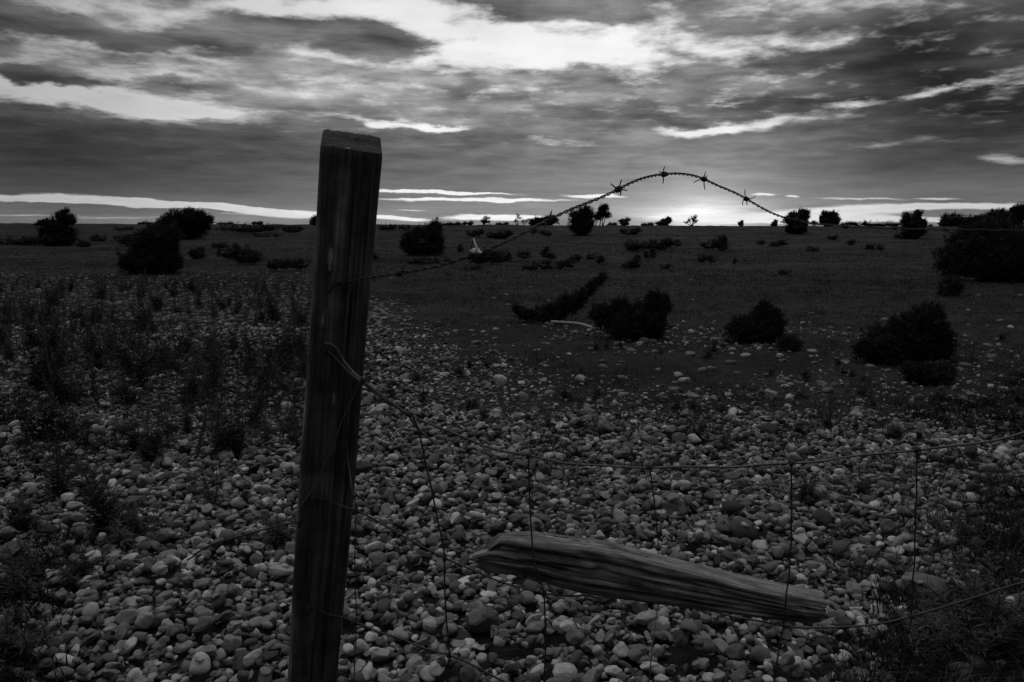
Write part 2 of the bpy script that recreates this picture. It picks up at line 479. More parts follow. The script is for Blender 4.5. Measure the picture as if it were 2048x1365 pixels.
def rotm(yaw, tx, ty):
    cy, sy = math.cos(yaw), math.sin(yaw); cx, sx = math.cos(tx), math.sin(tx); c2, s2 = math.cos(ty), math.sin(ty)
    Rz = np.array([[cy, -sy, 0], [sy, cy, 0], [0, 0, 1]]); Rx = np.array([[1, 0, 0], [0, cx, -sx], [0, sx, cx]]); Ry = np.array([[c2, 0, s2], [0, 1, 0], [-s2, 0, c2]])
    return Rz @ Ry @ Rx

def vnoise(x, y, s, seed):
    return (math.sin(x * s + seed) * math.sin(y * s * 1.17 + seed * 2.3) + math.sin((x + y) * s * .7 + seed * 1.7) * .6 + math.sin((x * .6 - y) * s * 1.9 + seed) * .4) / 2.0

def tone_rand():
    u = R.rand()
    if u < .05: return R.uniform(.42, .60)
    if u < .22: return R.uniform(.05, .11)
    return float(np.clip(R.lognormal(math.log(.19), .50), .06, .50))

GX0, GX1, GY0, GY1, GR = -7.2, 7.2, 1.1, 9.6, .01
HM = np.zeros((int((GY1 - GY0) / GR), int((GX1 - GX0) / GR)), np.float32)
STONES = []   # dict per stone
def drop(x, y, a, b, c, yaw, tx, ty, tone, arch, force=False, sink=.5, landmark=None):
    r = max(a, b)
    i0, i1 = int((y - r - GY0) / GR), int((y + r - GY0) / GR) + 1
    j0, j1 = int((x - r - GX0) / GR), int((x + r - GX0) / GR) + 1
    if i0 < 0 or j0 < 0 or i1 >= HM.shape[0] or j1 >= HM.shape[1]: return False
    ys = GY0 + (np.arange(i0, i1) + .5) * GR - y; xs = GX0 + (np.arange(j0, j1) + .5) * GR - x
    cy, sy = math.cos(yaw), math.sin(yaw)
    U = (xs[None, :] * cy + ys[:, None] * sy) / a; W = (-xs[None, :] * sy + ys[:, None] * cy) / b
    q = U * U + W * W
    mk = q < 1
    if not mk.any(): return False
    sub = HM[i0:i1, j0:j1]; v = sub[mk]
    mean, mxv = float(v.mean()), float(v.max())
    if not force and (mean > .07 or mxv > .14 or mxv - mean > 2.4 * c): return False
    zb = mean + min(.25 * (mxv - mean), .35 * c)
    zc = zb + c * sink if not force else c * sink
    top = zc + c * np.sqrt(np.clip(1 - q, 0, 1)) * .92
    HM[i0:i1, j0:j1] = np.where(mk, np.maximum(sub, top), sub)
    STONES.append(dict(x=x, y=y, z=zc, a=a, b=b, c=c, yaw=yaw, tx=tx, ty=ty, tone=tone, arch=arch, lm=landmark))
    return True

# stones one can point to in the photograph: px, py, half width px, half height px, tone, yaw deg, tilt, label
LANDMARKS = [
    (1872, 1195, 46, 30, .13, 0, .1, 'large smooth dark rounded boulder low on the right beyond the broken wood'),
    (1352, 1022, 34, 20, .27, 40, .25, 'big pale oblong stone lying aslant just above the broken wood'),
    (1492, 1066, 30, 28, .10, 80, .1, 'dark square blocky stone with flat top above the broken wood'),
    (1553, 1070, 27, 18, .09, 10, .0, 'dark rounded stone right beside the square blocky stone'),
    (965, 1255, 36, 28, .09, 10, .0, 'round dark boulder below the left end of the broken wood'),
    (1015, 1305, 44, 22, .10, -15, .0, 'wide dark low stone in front of the round dark boulder'),
    (1075, 1285, 28, 20, .11, 20, .0, 'dark lumpy stone touching the right end of the wide dark one'),
    (1385, 1308, 42, 20, .11, 0, .0, 'wide dark brick shaped stone below the middle of the broken wood'),
    (912, 1348, 42, 18, .30, -8, .0, 'long pale flat stone at the bottom edge right of the post'),
    (1155, 1288, 26, 14, .34, -20, .3, 'pale triangular stone below the broken wood'),
    (400, 1228, 24, 17, .26, 20, .1, 'grey angular stone with a ridge left of the post'),
    (330, 1222, 20, 17, .24, -30, .2, 'grey split faced stone beside the angular ridged one'),
    (325, 1163, 17, 12, .38, 20, .2, 'bright egg shaped stone resting against a long grey one'),
    (310, 1160, 32, 12, .17, 35, .1, 'long grey stone leaning beside the bright egg shaped one'),
    (458, 1296, 20, 18, .27, 60, .5, 'pale stone standing on end near the foot of the post'),
    (365, 1302, 20, 9, .40, 0, .0, 'bright flat oval stone low on the left'),
    (105, 1322, 20, 22, .14, 70, .2, 'tall rounded grey stone near the bottom left corner'),
    (345, 1085, 14, 8, .42, -30, .1, 'small bright oval pebble under the slack wire left of the post'),
    (1000, 765, 15, 11, .40, 10, .2, 'pale stone catching the light beyond the wire right of the post'),
    (985, 828, 19, 8, .46, 15, .1, 'flat bright stone with a straight edge beyond the sagging wire'),
    (1540, 792, 17, 9, .28, -10, .1, 'pale stone out in the stony turf below the small juniper'),
    (1165, 762, 14, 10, .30, 30, .2, 'pale upright stone in the turf right of the catching-light one'),
    (1790, 1055, 25, 17, .30, 5, .2, 'knobbly pale stone between the two right hand netting wires'),
    (1850, 985, 18, 14, .30, 60, .2, 'pale pitted stone right against the far right netting wire'),
    (1728, 1108, 25, 12, .32, 5, .1, 'low pale dome shaped stone left of the far right netting wire'),
    (1818, 1112, 32, 12, .30, -5, .1, 'wide pale flat stone crossed by the far right netting wire'),
    (1785, 1160, 32, 15, .17, -10, .1, 'wide grey stone just left of the large smooth boulder'),
    (1780, 1192, 24, 11, .17, 5, .0, 'grey oval stone under the wide grey one left of the boulder'),
    (1928, 978, 20, 12, .15, 0, .0, 'grey rounded stone right of the far right netting wire'),
    (1655, 1300, 30, 18, .08, 0, .0, 'dark boulder half lost in shade at lower right'),
    (1655, 1345, 32, 16, .14, 20, .0, 'wide grey stone at the bottom edge below the wood end'),
    (1512, 1252, 15, 8, .42, 10, .2, 'bright pebble just under the lower edge of the broken wood'),
    (770, 1212, 25, 12, .34, -5, .0, 'pale oval stone close to the right side of the post'),
    (780, 1180, 18, 15, .03, 0, .0, 'small black lump above the pale oval stone beside the post'),
    (805, 1130, 11, 18, .26, 85, .4, 'narrow pale stone standing upright right of the post'),
    (845, 1050, 26, 15, .27, 10, .1, 'pale arched stone with a dark hollow right of the post'),
    (945, 945, 20, 14, .20, 10, .1, 'round grey stone beneath the sagging top wire'),
    (880, 1010, 18, 10, .40, -15, .1, 'bright oval stone left of the second netting wire'),
    (1550, 912, 14, 9, .36, 0, .1, 'bright stone just under the top netting wire'),
    (102, 955, 16, 12, .27, 0, .1, 'pale domed stone among the weeds at far left'),
    (700, 790, 1, 1, .2, 0, 0, ''),
    (1180, 855, 24, 10, .26, 0, .0, 'long pale stone lying level beyond the top wire'),
    (1390, 955, 17, 10, .2, 0, .1, 'grey oblong stone just below the top wire mid frame'),
    (1340, 920, 20, 12, .2, 15, .1, 'rounded grey stone touching the top wire mid frame'),
]
for (px, py, hw, hh, tone, yaw, tilt, lab) in LANDMARKS:
    if not lab: continue
    g = ground(px, py + hh * .75)
    dz = proj(g)[2]; s = dz / F
    a = hw * s; c = hh * s / .9
    if g[1] > 9: continue
    b = max(min(a, c * 1.3), a * .55)
    if hh > hw: a, c, b = hw * s * 1.0, hh * s, hw * s * .8
    drop(g[0], g[1] + b * .6, a, b, c, math.radians(yaw) * .6, tilt * .6, tilt * .4, tone, R.randint(40), True, .72, lab)

def shingle_density(x, y):
    d = math.hypot(x, y); a = x / max(y, .1)
    n = vnoise(x, y, 1.1, 3.0) * .5 + vnoise(x, y, 3.1, 8.0) * .3
    k = min(max((a + .16) / .22, 0), 1); sl = .07 + (.27 if a < .3 else .22) * k
    base = 1.15 + .1 * k - max(0, d - 3.1) * sl
    base = max(base, .10 if d < 9 else .03)
    if a > .42 and d < 4.2: base -= (a - .42) * 1.6
    return base + n * .55

def scatter_stones():
    # several passes from large to small, dropped on a height map so they bed into one another
    for (n, lo, hi, dmax, dens) in ((15000, .006, .012, 3.2, 1), (17000, .010, .017, 3.8, 1), (32000, .012, .022, 8.6, 1), (3200, .017, .028, 4.2, 1), (4200, .022, .036, 9.3, 1), (15000, .010, .020, 4.6, 1), (1700, .021, .034, 4.4, 1), (420, .034, .052, 9.3, 1)):
        for _ in range(n):
            y = 1.25 + (dmax - 1.25) * math.sqrt(R.rand()) if dmax > 6 else 1.25 + (dmax - 1.25) * R.rand() ** .62
            x = R.uniform(-1.16, 1.06) * (.70 * y + .35)
            if R.rand() > shingle_density(x, y): continue
            a = R.uniform(lo, hi)
            if x / y > -.12 and y > 4.6: a *= .80
            if y < 3.4 and lo > .035 and R.rand() < .8: continue
            b = a * R.uniform(.5, .95); c = b * R.uniform(.38, .9)
            drop(x, y, a, b, c, R.uniform(0, 2 * PI), R.normal() * .4, R.normal() * .36, tone_rand(), R.randint(40), False, R.uniform(.42, .62))
    # loose stones further out, half sunk in the turf
    for _ in range(24000):
        y = R.uniform(9.0, 20); x = R.uniform(-1.2, 1) * .7 * y
        edge = min(max((-x / y - .13 + .09 * vnoise(x, y, .6, 3.3)) / .10, .015), .9) * min(max((x / y + .92) / .14, 0), 1)
        if R.rand() > edge * min(1, max(0, 1.0 - (y - 11 + 2.2 * vnoise(x, y, .5, 1.1)) / 8)): continue
        a = R.uniform(.022, .052); b = a * R.uniform(.6, .95); c = b * R.uniform(.45, .7)
        STONES.append(dict(x=x, y=y, z=c * .15, a=a, b=b, c=c, yaw=R.uniform(0, 6.3), tx=0, ty=0, tone=.05 + .40 * tone_rand(), arch=R.randint(40), lm=None))
    for _ in range(260):
        y = R.uniform(4.5, 9.0); x = R.uniform(-.2, .7) * y
        a = R.uniform(.022, .052); b = a * R.uniform(.6, .95); c = b * R.uniform(.5, .75)
        STONES.append(dict(x=x, y=y, z=c * .3, a=a, b=b, c=c, yaw=R.uniform(0, 6.3), tx=0, ty=0, tone=.06 + .7 * tone_rand(), arch=R.randint(40), lm=None))
scatter_stones()

def stone_mesh_verts(s, AR):
    V = AR[s['arch']] * np.array([s['a'], s['b'], s['c']])
    return V @ rotm(s['yaw'], s['tx'], s['ty']).T

def zone_text(px, py):
    """where a stone lies, told by things one can find in the picture"""
    if px < 640:
        col = 'at far left' if px < 170 else 'left of post' if px < 420 else 'beside post'
        row = 'among weeds' if py < 960 else 'under slack wire' if 380 < px and py < 1110 else 'below weeds' if py < 1180 else 'low down' if py < 1290 else 'at bottom'
        if px >= 420: col = 'just left of post'
    elif px < 950:
        col = 'just right of post' if px < 790 else 'between post and wood'
        row = 'beyond top wire' if py < 900 else 'below top wire' if py < 1030 else 'at mid height' if py < 1170 else 'low down' if py < 1285 else 'at bottom'
    elif px < 1640:
        third = 'left end' if px < 1180 else 'middle' if px < 1420 else 'right end'
        if py < 940: row, col = 'beyond top wire above', 'wood ' + third
        elif py < 1060 + max(0, px - 1180) * .2: row, col = 'between top wire and', 'wood ' + third
        elif py < 1290: row, col = 'just below', 'wood ' + third
        else: row, col = 'at bottom edge under', 'wood ' + third
    else:
        col = 'left of last upright wire' if px < 1830 else 'right of last upright wire'
        row = 'far' if py < 900 else 'midway' if py < 1080 else 'near' if py < 1240 else 'low'
    return row + ' ' + col

def build_stones():
    ok = []
    for s in STONES:
        s['gz'] = float(hgt(s['x'], s['y']))
        p = proj((s['x'], s['y'], s['z'] + s['gz']))
        s['px'], s['py'], s['dz'] = p
        s['size'] = math.sqrt(s['a'] * s['b']) / p[2] * F
        i, j = int((s['y'] - GY0) / GR), int((s['x'] - GX0) / GR)
        buried = False
        if 0 <= i < HM.shape[0] and 0 <= j < HM.shape[1]:
            top = s['z'] + s['c']
            buried = HM[i, j] > top + .012
            s['clear'] = HM[i, j] < top - s['c'] * .05 + .002
        else: s['clear'] = True
        if not buried: ok.append(s)
    inf = [s for s in ok if 8 < s['px'] < 2040 and 600 < s['py'] < 1352 and s['clear'] and not s['lm']]
    # the post hides part of the beach
    inf = [s for s in inf if not (628 - (s['py'] - 560) * .066 < s['px'] < 738 - (s['py'] - 560) * .08)]
    inf.sort(key=lambda s: -s['size'])
    lms = [s for s in ok if s['lm']]
    chosen = lms + inf[:300 - len(lms)]
    ids = set(id(s) for s in chosen)
    seen = {}
    for s in chosen:
        V = stone_mesh_verts(s, AR4)
        me = mesh_np('cobblestone', V, F4_, True, {'tone': np.full(len(V), s['tone'])})
        o = link('cobblestone', me, M_STONE, None, (s['x'], s['y'], s['z'] + s['gz']))
        s['obj'] = o
        if s['lm']:
            tag(o, s['lm'], 'stone', 'cobbles of the shingle beach'); seen[s['lm']] = [s]; continue
        tn = 'whitish' if s['tone'] > .4 else 'pale' if s['tone'] > .26 else 'mid grey' if s['tone'] > .17 else 'dark grey' if s['tone'] > .09 else 'black'
        el_ = s['a'] / s['b']; fl = s['c'] / s['b']
        sh = 'long narrow' if el_ > 1.5 else 'flat oval' if fl < .6 else 'egg shaped' if el_ > 1.2 else 'rounded'
        sz = 'large' if s['size'] > 36 else ''
        lab = ' '.join((sz + ' ' + tn + ' ' + sh + ' cobble ' + zone_text(s['px'], s['py'])).split())
        s['base'] = lab; seen.setdefault(lab, []).append(s)
    order = ['leftmost', 'second from left', 'third from left', 'fourth from left', 'fifth from left', 'sixth from left', 'seventh from left']
    for lab, ss in seen.items():
        ss = [s for s in ss if not s['lm']]
        if not ss: continue
        ss.sort(key=lambda s: s['px'])
        for k, s in enumerate(ss):
            l2 = lab
            if len(ss) > 1:
                w = lab.split()
                pos = 'rightmost' if k == len(ss) - 1 else order[min(k, 6)]
                l2 = pos + ' ' + lab
            tag(s['obj'], l2, 'stone', 'cobbles of the shingle beach')
    acc = {4: [], 3: [], 2: []}
    for s in ok:
        if id(s) in ids: continue
        lod = 4 if s['size'] > 20 and s['dz'] < 3.2 else 3 if s['size'] > 8.5 else 2
        acc[lod].append(s)
    Vs, Fs, Ts, n = [], [], [], 0
    for lod, AR, Fc in ((4, AR4, F4_), (3, AR3, F3_), (2, AR2, F2_)):
        for s in acc[lod]:
            V = stone_mesh_verts(s, AR) + np.array([s['x'], s['y'], s['z'] + s['gz']])
            Vs.append(V.astype(np.float32)); Fs.append(Fc + n); n += len(V)
            Ts.append(np.full(len(V), s['tone'], np.float32))
    o = link('shingle', mesh_np('shingle', np.concatenate(Vs), np.concatenate(Fs), True, {'tone': np.concatenate(Ts)}), M_STONE)
    o['kind'] = 'stuff'; tag(o, 'grey shingle of smaller pebbles and cobbles covering the ground', 'shingle')
    print('STONES', len(ok), 'single', len(chosen), 'mesh verts', n)
build_stones()

# ------------------------------------------------------------------ grass
def blades(n, xs, ys, hs, ws, lean=.5):
    ang = R.uniform(0, 2 * PI, n); ln = R.normal(size=(n, 2)) * lean
    zs = hgt(xs, ys)
    base = np.stack([xs, ys, zs - .005], 1)
    wv = np.stack([np.cos(ang), np.sin(ang), np.zeros(n)], 1) * ws[:, None]
    tip = base + np.stack([ln[:, 0] * hs + .15 * hs, ln[:, 1] * hs, hs], 1)
    mid = base + np.stack([ln[:, 0] * hs * .3, ln[:, 1] * hs * .3, hs * .6], 1)
    V = np.stack([base - wv, base + wv, mid + wv * .7, mid - wv * .7, tip], 1).reshape(-1, 3)
    i = np.arange(n)[:, None] * 5
    return V, i + np.array([[3, 2, 4]]), i + np.array([[0, 1, 2, 3]])

def build_grass():
    acc = Acc()
    # turf: tufts beyond the shingle
    nt = 64000
    y = 4.0 * np.exp(R.rand(nt) * math.log(88 / 4.0)); x = R.uniform(-1, 1, nt) * (.72 * y + .3)
    keep = np.array([R.rand() > np.clip(shingle_density(a, b) * 1.1, 0.02, .97) and vnoise(a, b, .45, 1.0) + vnoise(a, b, 1.4, 2.0) * .6 + R.normal() * .4 > -.6 for a, b in zip(x, y)])
    x, y = x[keep], y[keep]; nt = len(x)
    k = 6
    sc = np.clip(y / 9, .7, 4.0)
    X = np.repeat(x, k) + R.normal(size=nt * k) * np.repeat(.035 * sc, k); Y = np.repeat(y, k) + R.normal(size=nt * k) * np.repeat(.035 * sc, k)
    hs = R.uniform(.015, .055, nt * k) * np.repeat(np.clip(sc, .8, 1.35) * R.uniform(.5, 1.2, nt), k) ; ws = np.repeat(.0028 * sc, k)
    V, a, b = blades(nt * k, X, Y, hs, ws * R.uniform(.5, 1.1, nt * k), .9); acc.add(V, a, b)
    # tufts standing in the shingle, thick in the lower right corner
    def tufts(n, fx, fy, rad, h, kk=26):
        for _ in range(n):
            cx, cy = fx(), fy()
            X = cx + R.normal(size=kk) * rad; Y = cy + R.normal(size=kk) * rad
            V, a, b = blades(kk, X, Y, R.uniform(.4, 1, kk) * h * R.uniform(.6, 1.3), np.full(kk, .0016), .55); acc.add(V + np.array([0, 0, .02]), a, b)
    def corner():
        yy = R.uniform(1.7, 3.2); return yy
    for _ in range(230):
        yy = 1.55 + 2.2 * R.rand() ** 1.3; q = R.uniform(.42, .72); kk = 26
        if R.rand() > (q - .36) * 2.6: continue
        cx = q * yy
        X = cx + R.normal(size=kk) * .035; Y = yy + R.normal(size=kk) * .035
        V, a, b = blades(kk, X, Y, R.uniform(.3, 1, kk) * .11, np.full(kk, .0017), .6); acc.add(V + np.array([0, 0, .015]), a, b)
    for _ in range(260):
        yy = R.uniform(3.2, 7.5); q = R.uniform(.02, .68); kk = 26
        if vnoise(q * yy, yy, 1.5, 5.0) < .05: continue
        X = q * yy + R.normal(size=kk) * .05; Y = yy + R.normal(size=kk) * .05
        V, a, b = blades(kk, X, Y, R.uniform(.3, 1, kk) * .09, np.full(kk, .002), .7); acc.add(V + np.array([0, 0, .015]), a, b)
    # dry stalks and straggling stems through the weed bed left of the post
    n = 16000
    yy = 3.6 * np.exp(R.rand(n) * math.log(15 / 3.6)); xx = -yy * R.uniform(.24, .70, n)
    keep = np.array([vnoise(a_, b_, 1.7, 2.2) + R.normal() * .35 > -.05 for a_, b_ in zip(xx, yy)])
    xx, yy = xx[keep], yy[keep]; n = len(xx)
    V, a, b = blades(n, xx, yy, R.uniform(.06, .36, n) * R.uniform(.5, 1, n), np.full(n, .0016) * np.clip(yy / 5, .8, 2), .3); acc.add(V, a, b)
    # added dark plant mats, standing in for vignette darkness in both lower corners
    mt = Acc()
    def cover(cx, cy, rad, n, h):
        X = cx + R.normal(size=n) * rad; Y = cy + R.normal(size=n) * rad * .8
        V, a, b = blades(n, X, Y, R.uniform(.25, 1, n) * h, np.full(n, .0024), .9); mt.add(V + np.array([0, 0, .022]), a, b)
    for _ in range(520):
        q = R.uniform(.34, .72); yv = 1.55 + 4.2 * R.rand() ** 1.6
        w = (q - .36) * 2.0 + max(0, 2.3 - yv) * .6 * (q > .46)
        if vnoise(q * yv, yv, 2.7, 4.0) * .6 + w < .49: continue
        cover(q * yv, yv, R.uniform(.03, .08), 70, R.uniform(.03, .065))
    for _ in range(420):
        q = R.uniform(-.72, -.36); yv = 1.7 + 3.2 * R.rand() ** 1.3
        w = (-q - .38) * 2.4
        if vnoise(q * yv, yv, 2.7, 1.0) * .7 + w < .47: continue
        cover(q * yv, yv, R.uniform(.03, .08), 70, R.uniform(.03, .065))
    o = link('vignette_cover', mt.build('vignette_cover', smooth=False), M_COVER); o['kind'] = 'stuff'
    tag(o, 'black plant mats added in the lower corners to stand in for vignette darkness', 'ground cover')
    o = link('grass', acc.build('grass', smooth=False), M_GRASS); o['kind'] = 'stuff'
    tag(o, 'short dry grass growing over the turf and between the stones', 'grass')
build_grass()

# ------------------------------------------------------------------ bushes and trees
def unit(v): return v / (np.linalg.norm(v, axis=-1, keepdims=True) + 1e-9)

def shoots(acc, Pn, D, L, K=7, fat=.42):
    """needle shoots: K small pointed leaflets along each axis D from Pn"""
    n = len(Pn)
    for k in range(K):
        tt = (k + R.rand(n)) / K
        per = unit(np.cross(D, R.normal(size=(n, 3))))
        o = Pn + D * (L * tt)[:, None]
        l = L * R.uniform(.3, .55, n) * (1.1 - .5 * tt)
        dirv = unit(D * .8 + per * .75)
        side = unit(np.cross(dirv, R.normal(size=(n, 3)))) * (l * fat * .5)[:, None]
        V = np.stack([o - side, o + side, o + dirv * l[:, None]], 1).reshape(-1, 3)
        acc.add(V, np.arange(n * 3).reshape(-1, 3))

def blob_core(acc, c, r, k, seed):
    V0, Fc = ico(3)
    rs = np.random.RandomState(seed)
    f = np.ones(len(V0))
    for _ in range(6):
        f += .11 * np.sin(V0 @ (rs.normal(size=3) * 4.5) + rs.uniform(0, 6))
    acc.add(c + V0 * r * k * f[:, None], Fc)

BUSHN = [0]
def bush(name, label, cat, base, lobes, Y=None, wind=(.35, 0, .35), leaf=9, dens=1.35, core=.62, mat=None, group=None, trunk=True, trunks=None, fat=.42, part='foliage', skirt=True):
    BUSHN[0] += 1
    if Y is None: g = ground(*base); Y = g[1]
    else:
        g = at(base[0], base[1], Y); g[2] = float(hgt(g[0], g[1]))
    s = proj(at(base[0], 455, Y))[2] / F
    if skirt and cat in ('bush', 'thicket') and len(lobes) > 1:
        x0 = min(q[0] - q[2] for q in lobes); x1 = max(q[0] + q[2] for q in lobes); y0 = min(q[1] - q[3] for q in lobes)
        gy = proj(g)[1]; H = gy - y0
        if gy - max(q[1] + q[3] for q in lobes) > -H * .12 or H < 60:
            lobes = list(lobes) + [((x0 + x1) / 2, gy - H * .24, (x1 - x0) * .42, H * .30)]
    root = empty(name, g, label, cat, group)
    acc = Acc(); wd = np.array(wind)
    cs = []
    for li, (px, py, rx, ry) in enumerate(lobes):
        c = at(px, py, Y)
        r = np.array([rx * s, min(rx, ry * 1.6) * s, ry * s]) * (1.0 if Y < 45 else .95)
        c[1] += R.uniform(-.3, .3) * r[1] if len(lobes) > 1 else 0
        cs.append(c)
        if core: blob_core(acc, c, r, core * .98, li + BUSHN[0] * 7)
        # foliage gathers in clumps with gaps between them
        nc = int(np.clip((rx * ry) / 42.0, 2, 15)) if core else 2
        N = int(dens * (rx * ry) * 1.0 + 30); N = min(N, 2600)
        for q in range(nc):
            d0 = unit(R.normal(size=3)); cc = c + d0 * r * R.uniform(.25, .82)
            rc = r * R.uniform(.28, .55) * np.array([1, 1, R.uniform(.7, 1.3)])
            M = max(6, N // nc)
            dr = unit(R.normal(size=(M, 3)))
            Pn = cc + dr * (R.uniform(.3, 1.0, M) ** .5)[:, None] * rc
            Dv = unit(dr * .45 + wd * 1.2 + (d0 * .4) + R.normal(size=(M, 3)) * .35)
            shoots(acc, Pn, Dv, leaf * s * R.uniform(.55, 1.5, M), 6, fat)
        # longer sprays that break up the outline, swept by the wind
        Mp = int(3 + dens * (rx + ry) * (.34 if Y < 25 else .22))
        for _ in range(Mp):
            dq = unit(R.normal(size=3)); dq[2] = abs(dq[2]) * 1.1 - .25; dq = unit(dq)
            p0 = c + dq * r * .66
            ax_ = unit(dq * .6 + wd * 1.3 + R.normal(size=3) * .3)
            ln_ = (ry + rx) * .5 * s * R.uniform(.28, .62 if Y > 25 else .80)
            kk = int(np.clip((rx + ry) * .5, 7, 34))
            tt = R.rand(kk); wq = ln_ * .17 * (1 - tt) + leaf * s * .06
            Pq = p0 + ax_ * (ln_ * tt)[:, None] + R.normal(size=(kk, 3)) * wq[:, None]
            shoots(acc, Pq, unit(ax_ + R.normal(size=(kk, 3)) * .35), leaf * s * R.uniform(.45, 1.0, kk), 5, fat)
    V = np.concatenate(acc.V)
    gz = hgt(V[:, 0], V[:, 1]) + .0
    V[:, 2] = np.maximum(V[:, 2], gz - .02)
    acc.V = [V]
    link(part, acc.build(part, g, False), mat or M_JUN, root)
    if trunk:
        ta = Acc()
        tl = trunks if trunks is not None else [(base[0], 2.0)]
        for c in cs[:8]:
            bx = min(tl, key=lambda q: abs(q[0] - proj(c)[0]))
            b0 = at(bx[0], base[1], Y); b0[2] = g[2] - .03
            mid = (b0 * .5 + c * .5) + np.array([R.normal() * .04, R.normal() * .03, 0]) * np.linalg.norm(c - b0)
            w0 = bx[1] * s
            P = catmull([b0, mid, c], 6)
            tube(ta, P, np.linspace(w0, w0 * .35, len(P)), 6)
        link('trunk', ta.build('trunk', g), M_BARK, root)
    return root

FARTREE = 'junipers standing on the horizon'
def far(label, base, lobes, Y=70, cat='bush', name='juniper_bush', **kw):
    kw.setdefault('core', .84); kw.setdefault('dens', 1.7); kw.setdefault('mat', M_FAR); kw['leaf'] = kw.get('leaf', 8) * .8
    Y = None if base[1] >= 461 else 86 + (Y - 70) * .25
    return bush(name, label, cat, base, lobes, Y=Y, group=kw.pop('group', FARTREE), **kw)

# --- left of the post
far('black wind-swept juniper with flag-like top at far left of the skyline', (108, 492),
    [(121, 434, 11, 11), (128, 426, 5, 6), (142, 441, 10, 11), (112, 448, 26, 10), (86, 449, 20, 4), (112, 466, 30, 20), (108, 484, 38, 10)], Y=41, wind=(.45, 0, .35), leaf=9)
far('broad black bush with feathery crown on the skyline left of the post', (372, 480),
    [(350, 446, 30, 20), (385, 438, 28, 17), (410, 450, 14, 17), (335, 450, 18, 14), (372, 462, 48, 20), (378, 426, 10, 7), (422, 442, 5, 9)], Y=58, wind=(.25, 0, .5), leaf=10, core=.66)
bush('juniper_bush', 'tall black cone-shaped juniper leaning right in front of the feathery-crowned bush', 'bush', (300, 548),
     [(325, 480, 36, 34), (330, 515, 30, 34), (300, 522, 42, 26), (272, 534, 38, 14), (300, 498, 34, 32), (345, 530, 14, 20)], wind=(.3, 0, .45), leaf=10)
bush('juniper_bush', 'small round dark bush alone on the turf left of the post', 'bush', (395, 519), [(395, 508, 14, 10), (392, 512, 16, 7)], leaf=6)
SCR = 'low scrub dotted over the heath'
def scrub(label, base, lobes, **kw):
    kw.setdefault('mat', M_SCRUB); kw.setdefault('leaf', 6); kw.setdefault('core', .62); kw.setdefault('wind', (.15, 0, .5))
    return bush('scrub_bush', label, 'scrub', base, lobes, group=SCR, trunk=False, **kw)
scrub('pair of dark twiggy scrub domes touching, left of the post', (490, 530), [(487, 514, 32, 14), (470, 505, 16, 12), (450, 508, 14, 10), (498, 518, 26, 12)])
scrub('long low scrub mound right up against the left edge of the post', (580, 543), [(570, 533, 34, 8), (602, 531, 22, 10), (545, 534, 18, 6)])
scrub('loose twiggy scrub above the touching scrub domes', (445, 497), [(445, 493, 16, 4), (430, 494, 10, 3)])
scrub('flat scrub patch at the foot of the flag-topped juniper', (60, 492), [(40, 486, 36, 6), (80, 484, 30, 7), (10, 488, 24, 5)])
scrub('small scrub hump just right of the flag-topped juniper', (165, 495), [(160, 489, 14, 7), (172, 492, 8, 4)])
scrub('low scrub strip between the flag-topped juniper and the cone-shaped one', (200, 484), [(200, 479, 22, 4), (188, 480, 12, 3)])
scrub('dark scrub clump leaning against the left flank of the cone-shaped juniper', (255, 494), [(250, 482, 26, 10), (268, 478, 14, 8)])
scrub('thin scrub line under the horizon left of the feathery-crowned bush', (245, 463), [(240, 460, 22, 2.5), (262, 458, 10, 2)], leaf=4)
scrub('dark scrub bank on the horizon directly left of the post', (560, 466), [(470, 459, 40, 4), (530, 459, 40, 5), (585, 461, 30, 6), (500, 463, 50, 3)], leaf=5)
scrub('second scrub strip lower down left of the post', (540, 474), [(525, 472, 26, 3), (555, 471, 12, 2.5)], leaf=4)
far('top of a black bush peeping out behind the left edge of the post', (630, 452), [(634, 444, 18, 8), (640, 440, 10, 8)], Y=75)

# --- between post and sun
bush('juniper_bush', 'dense black bush with slanting left side just right of the post', 'bush', (845, 512),
     [(845, 490, 40, 22), (865, 470, 20, 22), (835, 478, 30, 18), (868, 492, 18, 20), (818, 494, 20, 18)], wind=(.4, 0, .4), leaf=9)
far('thin stalk with a knobbly head rising on the skyline behind the slanting bush', (873, 449), [(874, 437, 3, 4), (873, 443, 1.6, 4)], Y=90, core=.5, leaf=3, cat='plant', name='tall_plant', group=None, trunks=[(873, .8)], part='crown')
far('tiny flat-topped bush on the horizon above the white scrap', (968, 450), [(966, 443, 9, 5), (974, 438, 6, 3)], Y=85, core=.5, leaf=5)
far('sparse see-through sapling on the horizon left of the dome bush', (1036, 450), [(1035, 433, 3, 3), (1038, 439, 5, 2.5), (1030, 444, 3, 3), (1046, 445, 4, 3), (1054, 442, 3, 3)], Y=85, core=0, dens=.7, leaf=5, cat='tree', name='sapling', group=None, trunks=[(1035, .9), (1047, .8)], part='crown')
far('low dome-shaped bush on the horizon behind a barb of the wire', (1090, 452), [(1085, 443, 22, 9), (1102, 440, 16, 8), (1066, 447, 10, 5)], Y=80, leaf=7, wind=(.3, 0, .3))
far('large bush with dense black base and ragged crown left of the sun', (1160, 472),
    [(1160, 458, 24, 18), (1154, 434, 17, 12), (1166, 424, 14, 9), (1176, 432, 13, 16), (1146, 442, 9, 9), (1172, 450, 14, 18)], Y=62, core=.6, wind=(.4, 0, .4), leaf=9)
